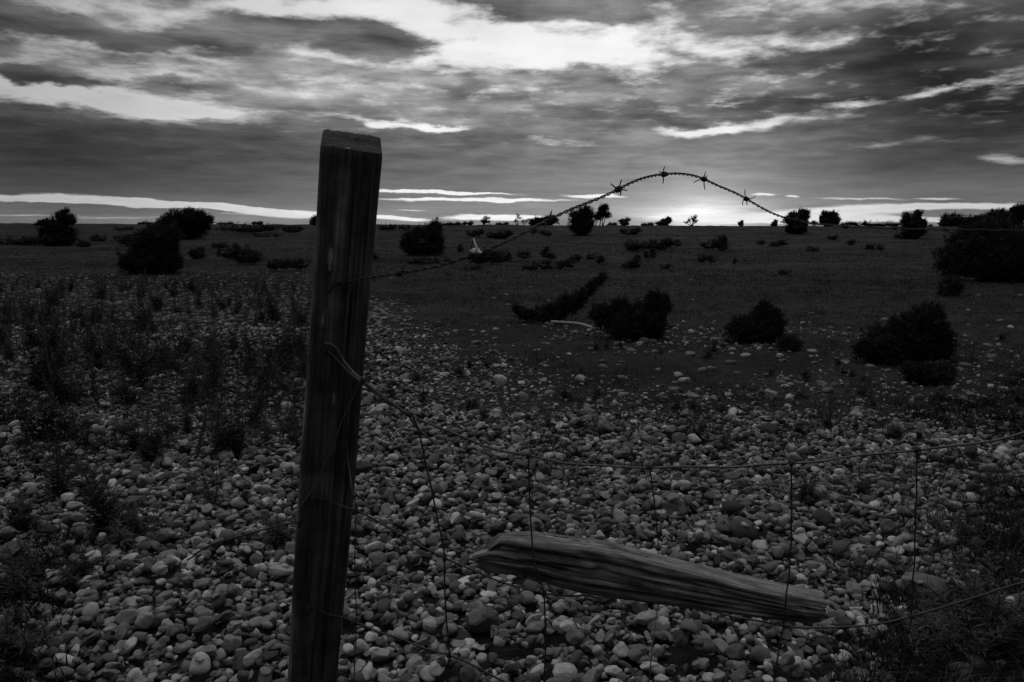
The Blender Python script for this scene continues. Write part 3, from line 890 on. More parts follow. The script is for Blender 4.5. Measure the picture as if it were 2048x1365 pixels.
far('small open tree with bare forked trunks beside the ragged bush', (1200, 452),
    [(1200, 428, 13, 12), (1209, 420, 9, 8), (1193, 436, 8, 8), (1212, 430, 6, 8)], Y=72, core=.45, wind=(.5, 0, .3), leaf=9, cat='tree', name='juniper_tree', trunks=[(1190, 1.1), (1199, 1.4), (1205, 1.2)], part='crown')
far('squat round bush with one twig stretching right, next to the open tree', (1248, 452), [(1247, 444, 11, 7), (1256, 440, 6, 2)], Y=80, leaf=5)
far('blunt leaning bush on the horizon between the squat one and the sun', (1328, 452), [(1330, 443, 12, 7), (1336, 441, 7, 8), (1318, 447, 8, 4)], Y=80, leaf=5)
far('tiny bonsai-like tree with a gap in its crown in front of the sunset glow', (1384, 452), [(1384, 437, 7, 3.5), (1391, 434, 4, 2), (1378, 442, 4, 3), (1392, 444, 5, 2.5), (1371, 446, 5, 1.2)], Y=82, core=.35, leaf=5, wind=(.5, 0, .2), cat='tree', name='dwarf_tree', group=None, trunks=[(1384, 1.1)], part='crown')
far('very small shark-fin bush on the horizon right of the glow', (1482, 452), [(1481, 447, 6, 4), (1484, 445, 3, 4)], Y=85, leaf=4)
far('second shark-fin bush, nearer the wire end on the horizon', (1549, 453), [(1548, 447, 7, 5), (1552, 444, 4, 5)], Y=85, leaf=4)
far('black flat-topped juniper where the barbed wire comes down', (1594, 468),
    [(1592, 436, 19, 14), (1605, 430, 12, 14), (1594, 456, 20, 13), (1580, 440, 12, 12), (1598, 446, 18, 14)], Y=62, wind=(.35, 0, .5), leaf=8)
far('little bush squeezed between the flat-topped juniper and the two-humped one', (1628, 453), [(1628, 446, 6, 5)], Y=85, leaf=4)
far('two-humped black juniper right of the flat-topped one', (1658, 454), [(1650, 438, 12, 13), (1664, 433, 12, 12), (1660, 445, 20, 9), (1673, 442, 7, 9)], Y=75, leaf=7, wind=(.2, 0, .4))
far('long low hedge-like scrub line on the horizon right of the two-humped juniper', (1740, 455), [(1700, 449, 24, 4), (1745, 450, 28, 3), (1785, 450, 24, 3.5), (1730, 447, 4, 3)], Y=85, leaf=4, cat='scrub', name='scrub_bush')
far('twin-peaked black juniper with wide skirt, second from the right edge', (1828, 478),
    [(1815, 438, 10, 13), (1836, 433, 10, 13), (1828, 450, 24, 14), (1826, 466, 26, 11), (1845, 448, 9, 10)], Y=58, leaf=7, wind=(.05, 0, .5))
far('tiny sprig on the horizon in the gap beside the twin-peaked juniper', (1861, 456), [(1861, 452, 4, 3)], Y=90, leaf=4)
far('long black thicket with sloping top left of the tallest far tree', (1920, 460), [(1893, 442, 16, 13), (1905, 440, 14, 14), (1922, 446, 20, 11), (1945, 445, 24, 11), (1965, 441, 18, 13), (1910, 450, 36, 9)], Y=72, leaf=8, wind=(.4, 0, .3), cat='thicket', name='thicket')
far('feathery dark tree rising from the right end of the thicket', (1992, 460), [(1995, 430, 18, 13), (1985, 438, 14, 10), (2002, 442, 22, 14)], Y=74, leaf=8, core=.6, cat='tree', name='juniper_tree', part='crown')
far('tallest far tree, cut by the right edge of the frame', (2040, 460), [(2035, 422, 18, 13), (2048, 430, 24, 16), (2030, 442, 22, 14), (2062, 424, 18, 14)], Y=76, leaf=8, core=.66, cat='tree', name='juniper_tree', part='crown')

# --- right side of the heath
bush('juniper_bush', 'huge black juniper at the right edge below the far trees', 'bush', (1965, 562),
     [(1950, 500, 62, 40), (1985, 490, 52, 48), (1930, 520, 48, 30), (2010, 525, 52, 40), (1905, 535, 32, 16), (1960, 470, 40, 18), (2045, 500, 40, 50), (2020, 550, 34, 16)], wind=(.15, 0, .35), leaf=10)
bush('juniper_bush', 'small cone-shaped bush in front of the huge black juniper', 'bush', (1900, 592), [(1900, 578, 26, 13), (1904, 566, 14, 12), (1885, 585, 14, 7)], leaf=8)
bush('juniper_bush', 'wide spiky juniper at lower right with its peak on the right', 'bush', (1810, 725),
     [(1845, 650, 36, 36), (1868, 672, 32, 40), (1810, 675, 44, 36), (1765, 696, 40, 28), (1735, 704, 24, 20), (1830, 700, 56, 26), (1880, 695, 18, 28)], wind=(.18, 0, .3), leaf=13)
bush('juniper_mat', 'flat black mat of juniper spreading in front of the wide spiky juniper', 'bush', (1860, 768), [(1850, 750, 42, 14), (1885, 748, 28, 14), (1820, 744, 22, 10)], wind=(.1, 0, .2), leaf=12)
bush('juniper_bush', 'compact dark juniper with one knobbly peak, left of the wide spiky one', 'bush', (1515, 684),
     [(1530, 640, 24, 24), (1545, 658, 22, 26), (1505, 660, 34, 20), (1475, 666, 24, 15), (1520, 670, 44, 14), (1528, 620, 9, 14)], wind=(.1, 0, .3), leaf=12)
bush('juniper_bush', 'thin low bush tucked beside the compact juniper', 'bush', (1580, 702), [(1582, 688, 22, 12), (1570, 694, 16, 8)], wind=(.05, 0, .4), leaf=10, mat=M_SCRUB, core=.5)
bush('juniper_bush', 'clustered juniper with several upright tufts in the middle of the heath', 'bush', (1270, 678),
     [(1310, 608, 13, 26), (1328, 618, 11, 26), (1240, 622, 14, 26), (1210, 634, 24, 20), (1285, 636, 44, 24), (1310, 655, 30, 22), (1260, 650, 44, 20), (1195, 632, 12, 10), (1290, 668, 30, 10)], wind=(.05, 0, .4), leaf=11, core=.66)
bush('juniper_bush', 'low juniper with one long shaggy arm reaching up to the right', 'bush', (1100, 645),
     [(1055, 633, 20, 8), (1085, 631, 26, 10), (1112, 625, 26, 15), (1138, 610, 20, 16), (1158, 595, 15, 13), (1176, 580, 12, 10), (1191, 569, 9, 7), (1203, 560, 6, 5), (1035, 624, 12, 7)], wind=(.4, 0, .28), leaf=11, core=.5, skirt=False)

# --- scrub over the middle distance
for lab, base, lobes in (
    ('dark scrub clump right below the white scrap on the wire', (985, 530), [(975, 515, 34, 12), (1000, 517, 24, 12), (960, 523, 26, 6)]),
    ('upright little scrub spike beside the slanting black bush', (918, 509), [(918, 500, 5, 9)]),
    ('flat scrub smear under the barbed wire near the post', (870, 529), [(850, 526, 34, 3), (890, 527, 24, 3)]),
    ('thin flat scrub under the clump below the white scrap', (945, 541), [(943, 538, 18, 2.5)]),
    ('rounded twiggy bush in the middle of the scrub belt', (1095, 522), [(1098, 511, 18, 8), (1094, 504, 5, 7)]),
    ('loose scrub left of the rounded twiggy bush', (1050, 520), [(1048, 514, 18, 6), (1018, 516, 5, 8)]),
    ('dark scrub below the rounded twiggy bush', (1085, 542), [(1088, 534, 14, 8), (1062, 534, 18, 7)]),
    ('squat scrub with two heads right of the dark scrub', (1130, 541), [(1120, 533, 14, 6), (1140, 531, 12, 8)]),
    ('ragged scrub row on the turf left of the small mounds', (1165, 523), [(1150, 517, 16, 5), (1182, 516, 14, 5)]),
    ('small dense scrub at the right end of the ragged row', (1197, 528), [(1197, 522, 11, 6)]),
    ('wide dark heather patch below the squat round skyline bush', (1290, 503), [(1270, 492, 24, 9), (1310, 494, 32, 8), (1335, 487, 16, 7), (1262, 498, 20, 4), (1355, 489, 10, 6)]),
    ('low scrub streak between the ragged bush and the heather patch', (1260, 471), [(1255, 467, 20, 4), (1272, 464, 12, 4)]),
    ('flat-bottomed scrub with a pale stone at its left edge', (1272, 539), [(1270, 530, 14, 8), (1262, 535, 20, 4), (1276, 522, 8, 6)]),
    ('upright scrub between the heather patch and the flat-bottomed scrub', (1302, 517), [(1304, 509, 9, 8), (1292, 513, 7, 5)]),
    ('spiky bush on the turf below the glow', (1437, 501), [(1438, 488, 20, 9), (1442, 479, 10, 9), (1420, 494, 18, 6), (1450, 494, 14, 6)]),
    ('double scrub clump below the spiky bush', (1412, 527), [(1402, 520, 10, 7), (1424, 521, 12, 6)]),
    ('tiny scrub tip right of the double clump', (1468, 530), [(1468, 526, 5, 4)]),
    ('thin flat scrub left of the double clump', (1330, 539), [(1330, 535, 13, 4)]),
    ('small flat scrub smear above the compact juniper', (1568, 552), [(1568, 548, 15, 3)]),
    ('scrub tuft below the flat-topped juniper', (1550, 494), [(1545, 490, 9, 4), (1568, 488, 12, 4)]),
    ('pale-tipped scrub left of the flat-topped juniper foot', (1515, 491), [(1518, 487, 9, 3)]),
    ('flat scrub right of the flat-topped juniper foot', (1665, 481), [(1665, 478, 14, 2.5)]),
    ('two low scrub bumps below the twin-peaked juniper', (1745, 502), [(1735, 497, 14, 3.5), (1758, 496, 8, 5)]),
    ('small scrub hump left of the two low bumps', (1700, 492), [(1702, 488, 10, 4)]),
    ('faint flat scrub below the two-humped juniper', (1622, 504), [(1622, 501, 16, 3)]),
    ('scrub at the left foot of the twin-peaked juniper', (1795, 479), [(1795, 474, 9, 4)]),
    ('low scrub between the skyline sapling and the wire', (1000, 478), [(985, 472, 22, 5), (1012, 470, 16, 5), (1000, 476, 26, 3)]),
    ('dark scrub hump under the tiny flat-topped skyline bush', (945, 475), [(945, 469, 18, 5), (962, 467, 10, 4)]),
    ('small scrub right under the dome-shaped skyline bush', (1095, 473), [(1092, 469, 14, 4), (1066, 466, 9, 3)]),
    ('scrub bank close to the right side of the post under the horizon', (785, 462), [(780, 457, 18, 4), (810, 458, 14, 3), (765, 459, 10, 3)]),
    ('tuft of scrub against the right side of the post', (752, 522), [(752, 515, 9, 6)]),
):
    scrub(lab, base, lobes)
for lab, px, py, w in (
    ('short scrub strip on the skyline right of the post', 905, 452, 22), ('short skyline scrub bump left of the tiny flat-topped bush', 935, 451, 14),
    ('skyline scrub bump between sapling and dome bush', 1005, 452, 16), ('flat skyline scrub right of the open tree', 1225, 453, 12),
    ('flat skyline scrub left of the blunt leaning bush', 1295, 453, 16), ('low skyline scrub just left of the feathery-crowned bush', 290, 451, 18),
    ('low skyline scrub right of the feathery-crowned bush', 450, 451, 20), ('spiky skyline scrub midway between that bush and the post', 515, 450, 14)):
    far(lab, (px, py), [(px - w * .4, py - 3, w * .6, 3), (px + w * .4, py - 3, w * .5, 4)], Y=95, leaf=4, trunk=False, cat='scrub', name='scrub_bush', group=SCR)

# ------------------------------------------------------------------ weeds in the shingle
def weed_meshes(seed, stems, h, spread, leafl, dens):
    rs = np.random.RandomState(seed); st = Acc(); lf = Acc()
    for k in range(stems):
        a = rs.uniform(0, 2 * PI); r = spread * rs.uniform(.1, 1) if k else 0.0
        hh = h * rs.uniform(.55, 1.0) if k else h
        b0 = np.array([math.cos(a), math.sin(a), 0]) * r * .25
        top = np.array([math.cos(a) * r + rs.normal() * .02, math.sin(a) * r + rs.normal() * .02, hh])
        mid = (b0 + top) / 2 + np.array([rs.normal() * .012, rs.normal() * .012, 0])
        P = catmull([b0, mid, top], 8)
        tube(st, P, np.linspace(.0024, .0009, len(P)), 4)
        n = int(dens * hh / .4 * 120)
        t = rs.beta(1.0, 1.35, n)
        idx = t * (len(P) - 1); i0 = idx.astype(int).clip(0, len(P) - 2); fr = (idx - i0)[:, None]
        B = P[i0] * (1 - fr) + P[i0 + 1] * fr
        ang = rs.uniform(0, 2 * PI, n); L = leafl * (1.15 - .85 * t) * rs.uniform(.5, 1.3, n)
        D = np.stack([np.cos(ang), np.sin(ang), rs.uniform(.15, 1.1, n)], 1); D /= np.linalg.norm(D, axis=1)[:, None]
        S = np.cross(D, [0, 0, 1.0]); S /= np.linalg.norm(S, axis=1)[:, None]; S = S * (L * .06 + .0007)[:, None]
        Mx = B + D * (L * .5)[:, None]
        V = np.stack([B, Mx - S, B + D * L[:, None] - np.array([0, 0, 1]) * (L * .15)[:, None], Mx + S], 1).reshape(-1, 3)
        lf.add(V, None, np.arange(n * 4).reshape(-1, 4))
    a = st.build('stem'); b = lf.build('leaves', smooth=False)
    a.materials.append(M_WEED); b.materials.append(M_WEED)
    return a, b
WEEDS = [weed_meshes(21, 5, .42, .13, .06, 1.2), weed_meshes(22, 3, .36, .10, .05, .9), weed_meshes(23, 7, .30, .16, .055, 1.3),
         weed_meshes(24, 2, .46, .06, .045, .8), weed_meshes(25, 9, .18, .16, .05, 1.5), weed_meshes(26, 4, .27, .10, .04, .8)]
def weed(px, py, kind, scale, label, group):
    g = ground(px, py)
    root = empty('weed_plant', (g[0], g[1], g[2] + .012), label, 'weed', group)
    root.rotation_euler = (R.normal() * .17, R.normal() * .17 + .09, R.uniform(0, 6.3)); root.scale = (scale * R.uniform(.85, 1.3), scale * R.uniform(.85, 1.3), scale * R.uniform(.7, 1.05))
    for nm, me in (('stem', WEEDS[kind][0]), ('leaves', WEEDS[kind][1])):
        o = bpy.data.objects.new(nm, me); C.objects.link(o); o.parent = root
WG = 'tall weeds growing through the shingle'
for px, py, k, sc, lab in (
    (225, 1075, 0, 1.05, 'big dark bushy weed standing nearest at left, below all the others'),
    (250, 1090, 4, 1.3, 'dense black low weed clump at the foot of the nearest bushy weed'),
    (300, 925, 2, 1.15, 'dark spreading weed halfway up the left side'),
    (425, 1025, 5, 1.0, 'single branching weed between the nearest bushy weed and the post'),
    (560, 1098, 4, .75, 'dark low tuft hard against the left side of the post'),
    (430, 845, 3, 1.05, 'tall slim weed with dark spires above the branching one'),
    (520, 790, 0, .95, 'bushy dark weed a little left of the post'),
    (585, 735, 3, .9, 'slim weed touching the left outline of the post'),
    (345, 880, 1, 1.1, 'feathery weed right behind the dark spreading weed'),
    (90, 890, 2, 1.2, 'broad dark weed at the far left edge'),
    (785, 800, 5, .75, 'little feathery weed right beside the post under the doubled wire'),
    (845, 810, 1, .6, 'small bushy weed where the second netting wire is tied'),
    (1390, 895, 4, .9, 'grassy weed tuft just above the top wire mid frame'),
    (1255, 900, 5, .6, 'low weed left of the grassy tuft above the top wire'),
    (1450, 905, 4, .6, 'low dark weed right of the grassy tuft above the top wire'),
    (960, 770, 5, .55, 'low weed patch beyond the wire right of the post'),
    (1130, 800, 4, .7, 'dark weed mat beyond the top wire at mid frame'),
    (1610, 1010, 4, .7, 'low dark weed behind the netting right of the square stone'),
    (1720, 1000, 4, .6, 'small dark weed between the two right netting wires'),
    (1890, 1335, 4, .9, 'grassy dark weed in the bottom right corner'),
    (1960, 1250, 4, 1.0, 'black low weed at the right edge above the corner weed'),
    (1990, 1330, 4, 1.2, 'black weed mat filling the very corner at lower right'),
    (45, 1075, 2, .9, 'dark weed clump at the left edge level with the nearest bushy weed'),
    (120, 1010, 0, .8, 'loose dark weed between the left edge and the nearest bushy weed'),
    (40, 1200, 4, 1.0, 'low dark weed at the left edge under the dark weed clump'),
    (30, 1330, 4, 1.1, 'low dark weed in the bottom left corner'),
    (165, 1180, 4, .8, 'low dark weed just below the nearest bushy weed'),
    (1930, 1100, 4, .8, 'small black weed right of the far right netting wire'),
    (2010, 1120, 4, 1.0, 'black weed on the right edge under the top wire'),
    (1980, 980, 5, .8, 'thin dark weed on the right edge just below the top wire'),
    (1860, 1290, 4, .8, 'dark weed tucked below the large smooth boulder'),
):
    weed(px, py, k, sc, lab, None)
rows = (('in the far rows behind', 575, 660), ('in the middle rows', 660, 760), ('in the near rows', 760, 930))
cols = (('at far left', 0, 150), ('left of centre of the weed bed', 150, 300), ('right of centre of the weed bed', 300, 450), ('next to the post', 450, 610))
for rn, r0, r1 in rows:
    for cn, c0, c1 in cols:
        n = 24 if r0 < 650 else 19 if r0 < 700 else 10
        made = 0
        while made < n:
            wx, wy = R.uniform(c0, c1), R.uniform(r0, r1); gg = ground(wx, wy)
            if vnoise(gg[0], gg[1], 1.9, 6.0) + R.normal() * .25 < -.05: continue
            made += 1
            weed(wx, wy, R.choice([0, 1, 0, 2, 3, 3, 5]), R.uniform(.5, 1.3),
                 'dark feathery weed %s %s' % (rn, cn), 'weeds %s %s' % (rn, cn))
for _ in range(64):
    px, py = R.uniform(760, 2040), R.uniform(680, 880)
    zone = 'left of the middle' if px < 1100 else 'in the middle' if px < 1430 else 'right of the middle'
    weed(px, py, R.choice([4, 5, 4]), R.uniform(.35, .7), 'low dark weed in the stony turf beyond the top wire, ' + zone, 'low weeds in the stony turf ' + zone)

# bleached stick lying in front of the shaggy-armed juniper
def stick(pts, r0, r1, label, name='dead_branch'):
    P = []
    for px, py in pts:
        g = ground(px, py); P.append(g + np.array([0, 0, .03 + R.uniform(0, .012)]))
    P = catmull(P, 6); a = Acc(); tube(a, P, np.linspace(r0, r1, len(P)) * R.uniform(.85, 1.15, len(P)), 7)
    tag(link(name, a.build(name, P[0]), M_STICK, None, P[0]), label, 'branch')
stick([(1103, 650), (1130, 652), (1160, 656), (1190, 663), (1226, 667)], .02, .012, 'bleached bent branch lying between the shaggy-armed and the clustered juniper')

# ------------------------------------------------------------------ fence post
def n_ring_of(ns, nc): return 4 * (nc + ns - 1)

def rounded_ring(ns, nc, r):
    """unit square with rounded corners; U to the right, W to the front, counter-clockwise; also a 0..2pi parameter"""
    pts = []
    for k, (cu, cw) in enumerate(((1, 1), (-1, 1), (-1, -1), (1, -1))):
        a0 = k * PI / 2
        for q in range(nc):
            th = a0 + PI / 2 * q / (nc - 1)
            pts.append((cu * (1 - r) + r * math.cos(th), cw * (1 - r) + r * math.sin(th)))
        nu, nw = ((-1, 1), (-1, -1), (1, -1), (1, 1))[k]
        th = a0 + PI / 2
        p0 = np.array([cu * (1 - r) + r * math.cos(th), cw * (1 - r) + r * math.sin(th)]); p1 = np.array([nu * (1 - r) + r * math.cos(th), nw * (1 - r) + r * math.sin(th)])
        for q in range(1, ns): pts.append(tuple(p0 + (p1 - p0) * q / ns))
    P = np.array(pts); d = np.linalg.norm(np.roll(P, -1, 0) - P, axis=1); u = np.concatenate([[0], np.cumsum(d)[:-1]]) / d.sum()
    return P[:, 0], P[:, 1], u * 2 * PI
def build_post():
    top_c = at(704, 283, 1.30); bot_v = at(624, 1365, 1.39)
    ax = (top_c - bot_v); L0 = np.linalg.norm(ax); ax /= L0
    tz = (top_c[2] + .12) / ax[2]; L = tz                         # run on into the ground
    base = top_c - ax * L
    a = math.radians(12.5)
    fn = np.array([math.sin(a), -math.cos(a), 0]); fn = unit(fn - ax * (fn @ ax)); sd = np.cross(ax, fn)   # front normal / side
    sd = np.cross(fn, ax); sd = -sd if sd[0] < 0 else sd
    n_len = 190
    hw = .0470
    U, W, ang = rounded_ring(22, 6, .17); n_ring = len(U)
    V, G, Lc, Wr = [], [], [], []
    rs = np.random.RandomState(3)
    ph = rs.uniform(0, 6, 8)
    cracks = [(-PI / 2 + 0, 0)]  # placeholder
    for i in range(n_len):
        t = i / (n_len - 1)
        l = t * L
        k = 1.0 + .02 * math.sin(l * 9 + 1) + .06 * (1 - t) * 0
        k *= (.95 + .05 * t)
        off = np.zeros(n_ring)
        # drying cracks on the front face (W=+1), running lengthwise
        for (u0, l0, l1, dep, wv) in ((.38, .35, L - .06, .010, .02), (-.05, .2, .82, .008, .03), (.70, .5, L - .02, .009, .015), (-.5, .55, 1.0, .006, .02), (.15, .9, L - .01, .006, .01)):
            if l0 < l < l1:
                uc = u0 + wv * math.sin(l * 14 + u0 * 9)
                e = min(1, (l - l0) / .08, (l1 - l) / .08)
                off -= dep * e * np.exp(-((U - uc) / .022) ** 2) * (W > .3)
        off += .0004 * np.sin(U * 23 + ph[0] + 2 * math.sin(l * 3)) + .0004 * np.sin(U * 61 + ph[1] + l * 4)
        off += .0015 * np.sin(l * 31 + U * 3 + ph[2]) * np.sin(W * 4 + ph[3])
        # knots
        for (uk, lk, rk, hk) in ((-.38, top_c[2] - .535, .018, -.006), (.2, .25, .02, .004)):
            off += hk * np.exp(-(((U - uk) * hw / rk) ** 2 + ((l - (lk + .12)) / rk) ** 2)) * (W > .3)
        # worn top edges
        rnd = 1.0
        if L - l < .004: rnd = .965 + .035 * (L - l) / .004
        P = base + ax * l
        ring = P + (U * hw * k * rnd)[:, None] * sd + (W * (hw * .98) * k * rnd + off * (np.abs(W) > .9))[:, None] * fn
        V.append(ring); G.append(np.stack([np.full(n_ring, l), ang / (2 * PI) * .37, np.zeros(n_ring)], 1))
        Lc.append((W > .5) * (1.4 * np.exp(-((U + .42) / .10) ** 2 - ((l - (L - .185)) / .030) ** 2) + .75 * np.exp(-((U - .1) / .3) ** 2 - ((l - (L - .42)) / .02) ** 2) + .8 * np.exp(-((U + .6) / .12) ** 2 - ((l - (L - .30)) / .03) ** 2)))
        Wr.append((U < -.86) * (.55 + .45 * math.sin(l * 17) * math.sin(l * 5.3)) + (W > .5) * (U >= -.86) * np.exp(-((U + .30 - .1 * math.sin(l * 11)) / .26) ** 2) * np.exp(-((l - (L - .15)) / .14) ** 4))  # front scuff is wear; left edge is paled to put side light in
    V = np.concatenate(V); G = np.concatenate(G); Lc = np.concatenate(Lc).astype(float)
    # slanted sawn top: falls towards the viewer
    rel = V - top_c
    fd = rel @ fn; ln = rel @ ax
    near_top = np.clip((ln + .10) / .10, 0, 1)
    V = V - (near_top * .27 * fd)[:, None] * ax
    V = V - (near_top * .02 * (rel @ sd))[:, None] * ax
    i = np.arange(n_len - 1)[:, None] * n_ring; j = np.arange(n_ring)[None, :]; j2 = (j + 1) % n_ring
    F4 = np.stack([i + j, i + j2, i + n_ring + j2, i + n_ring + j], -1).reshape(-1, 4)
    # top cap: rings shrinking to the middle
    last = V[-n_ring:].copy(); cen = last.mean(0); F3 = []
    V = np.vstack([V, last]); G = np.vstack([G, np.stack([U * .045 + 5, W * .045, np.zeros(n_ring)], 1)]); Lc = np.concatenate([Lc, ((W > .8) & ((np.abs(U + .15) < .12) | (U > .8))).astype(float)])
    n0 = len(V); prev = n0 - n_ring
    extraV, extraG, extraL = [], [], []
    for q, f in enumerate((.9, .7, .5, .3, .12)):
        ringv = cen + (last - cen) * f + ax * (.0015 + rs.normal(size=n_ring)[:, None] * .0009)
        extraV.append(ringv); extraG.append(np.stack([U * f * .045 + 5, W * f * .045, np.zeros(n_ring)], 1)); extraL.append(((W > .8) & ((np.abs(U + .15) < .12) | (U > .8))) * (1.0 if f > .85 else .2))
        k0 = n0 + q * n_ring
        F4 = np.vstack([F4, np.stack([prev + j[0], prev + j2[0], k0 + j2[0], k0 + j[0]], -1)])
        prev = k0
    V = np.vstack([V] + extraV + [cen[None]]); G = np.vstack([G] + extraG + [[[5, 0, 0]]]); Lc = np.concatenate([Lc] + extraL + [[.3]])
    F3 = [(prev + q, prev + (q + 1) % n_ring, len(V) - 1) for q in range(n_ring)]
    root = empty('fence_post', (base[0], base[1], base[2] + .12), 'thick square weathered wooden fence post leaning right, with a slanted top', 'fence post')
    org = np.array(root.location)
    me = mesh_np('post_body', V - org, [np.array(F3), F4], True, {'grain': G, 'lichen': Lc, 'wear_and_edge_light': np.concatenate([np.concatenate(Wr).astype(float), np.zeros(len(V) - n_len * n_ring)]), 'endgrain': (np.arange(len(V)) >= n_len * n_ring).astype(float)})
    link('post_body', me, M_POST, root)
    # staples: bent wire over each fence wire
    def staple(px, py, Y, dx, dy, s=.012):
        c = at(px, py, Y); rt = np.array(sd); p = []
        v = sd * dx + ax * dy
        for q in np.linspace(0, PI, 9): p.append(c + v * s * math.cos(q) * -1 + fn * (s * .75 * math.sin(q) - .003))
        p = [p[0] - fn * .012] + p + [p[-1] - fn * .012]
        a_ = Acc(); tube(a_, np.array(p), .0016, 6); link('staple', a_.build('staple', org), M_RUST, root)
    staple(664, 571, FY(664, 571), .3, 1); staple(686, 568, FY(686, 568), -.2, 1); staple(653, 698, FY(653, 698), .2, 1)
    staple(628, 1000, FY(628, 1000), .3, 1, .010); staple(616, 1218, FY(616, 1218), .2, 1, .010); staple(600, 1045, FY(600, 1045), .3, 1, .009)
    return base, ax, fn, sd, hw
_top = at(704, 283, 1.30); _bot = at(624, 1365, 1.39)
def FY(px, py):
    """distance of the post's front face along the ray through a pixel"""
    ax = unit(_top - _bot); a = math.radians(12.5)
    fn = np.array([math.sin(a), -math.cos(a), 0]); fn = unit(fn - ax * (fn @ ax))
    p0 = _top + fn * .0445
    d = ray(px, py); t = ((p0 - CAM) @ fn) / (d @ fn)
    return float((d * t)[1])
build_post()

# ------------------------------------------------------------------ broken post hanging in the netting
def build_log():
    topE = [(956, 1080), (968, 1070), (985, 1062), (1070, 1066), (1180, 1078), (1240, 1090), (1300, 1106), (1400, 1130), (1480, 1149), (1560, 1166), (1620, 1178), (1650, 1185)]
    botE = [(956, 1150), (975, 1155), (1010, 1157), (1060, 1160), (1110, 1180), (1180, 1196), (1300, 1214), (1400, 1228), (1480, 1238), (1560, 1248), (1610, 1255), (1650, 1258)]
    YM = 1.335; hd = .029
    n_len = 190
    tt = np.linspace(0, 1, n_len)
    def ip(E):
        E = np.array(E, float); u = np.linspace(0, 1, len(E))
        u = (E[:, 0] - E[0, 0]) / (E[-1, 0] - E[0, 0]); return np.interp(tt, u, E[:, 0]), np.interp(tt, u, E[:, 1])
    tx, ty = ip(topE); bx, by = ip(botE)
    # irregular fibres: random lengthwise ridges that drift and fade
    gr = np.random.RandomState(77); gn = np.zeros((n_len, n_ring_of(20, 5)))
    par = np.arange(gn.shape[1]) / gn.shape[1]
    for _ in range(70):
        u0, t0, ln_, dep, wd = gr.rand(), gr.rand(), gr.uniform(.08, .35), gr.uniform(-.0050, .0022), gr.uniform(.003, .010)
        cen = u0 + .004 * np.sin(tt * 7 + u0 * 40) + gr.normal() * .05 * (tt - t0)
        dd = np.abs((par[None, :] - cen[:, None] + .5) % 1 - .5)
        gn += dep * np.exp(-(dd / wd) ** 2) * np.exp(-((tt - t0) / ln_) ** 4)[:, None]
    W, U, ang = rounded_ring(20, 5, .30); n_ring = len(U); U, W = W.copy(), U.copy()
    U, W = W, U                        # W towards the viewer, U up
    V, G = [], []
    rs = np.random.RandomState(9)
    for i in range(n_len):
        t = tt[i]
        # the seen top line is the far upper edge, the seen bottom line the near lower edge
        pt = at(tx[i], ty[i], YM + hd * .75); pb = at(bx[i], by[i], YM - hd * .75)
        c = (pt + pb) / 2; hh = (pt[2] - pb[2]) / 2 * 1.0
        along = np.array([1.0, 0, -.16]); upv = np.array([.10, .06, 1.0]); upv /= np.linalg.norm(upv); fr = np.array([.03, -1.0, -.03]); fr /= np.linalg.norm(fr)
        h = hh * 1.0; d = hd * (1 if t > .12 else .55 + .45 * t / .12)
        off = np.zeros(n_ring)
        l = t * .62
        def groove(u0, l0, l1, dep, wd, slope=0.0, wob=.012):
            if not (l0 < l < l1): return 0
            e = min(1, (l - l0) / .03, (l1 - l) / .06)
            uc = u0 + slope * (l - l0) + wob * (math.sin(l * 37 + u0 * 11) + .7 * math.sin(l * 83 + u0 * 5))
            return -dep * e * np.exp(-((U - uc) / wd) ** 2) * (W > -.2)
        off = off * 1.0 + groove(.62, -.01, .42, .016, .06, -.42) + groove(.05, -.01, .17, .014, .06, -.3) + groove(.80, .16, .5, .008, .05, -.25) + groove(-.55, .10, .62, .014, .07, .12) + groove(.12, .28, .6, .010, .045, -.2) + groove(-.2, .33, .55, .008, .03, .1)
        off = off + .0016 * np.sin(U * 5 + 3 * math.sin(l * 5) + 1) + .0014 * np.sin(l * 23 + U * 4) + .0007 * np.sin(l * 90 + U * 8) + gn[i]
        off = off - .010 * np.exp(-(((U - .25) * .04 / .014) ** 2 + ((l - .215) / .014) ** 2)) * (W > 0) + .004 * np.exp(-(((U - .3) * .04 / .03) ** 2 + ((l - .20) / .03) ** 2)) * (W > 0)
        if l < .16: off = off - .024 * (1 - l / .16) * np.exp(-((U - .40) / .10) ** 2) - .012 * (1 - l / .16) * np.exp(-((U + .15) / .07) ** 2)
        jag = 0
        if t < .10: jag = (1 - t / .10) * (.022 * (U > .40) + .016 * np.clip(-U - .2, 0, 1) - .004 + .005 * np.sin(U * 13 + 1) + .004 * np.sin(U * 29 + W * 3))
        if t > .90: jag = -(t - .90) / .10 * (.010 * (W + 1) / 2 + .008 * (1 - U) / 2 - .004 * np.sin(U * 9) - .003 * np.sin(U * 23 + W * 5))
        ring = c + (U * h)[:, None] * upv + (W * d + off * (W > -.5))[:, None] * fr + (np.zeros(n_ring) + jag)[:, None] * np.array([1, 0, -.15])
        ring = ring + (np.array([0, 1.0, 0])[None, :] * (.013 * np.clip(.2 - U, 0, 2))[:, None])
        V.append(ring); G.append(np.stack([np.full(n_ring, l), ang / (2 * PI) * .34, np.zeros(n_ring)], 1))
    V = np.concatenate(V); G = np.concatenate(G)
    i = np.arange(n_len - 1)[:, None] * n_ring; j = np.arange(n_ring)[None, :]; j2 = (j + 1) % n_ring
    F4 = np.stack([i + j, i + j2, i + n_ring + j2, i + n_ring + j], -1).reshape(-1, 4)
    c0 = V[:n_ring].mean(0); c1 = V[-n_ring:].mean(0); n0 = len(V)
    k = len(V) + n_ring
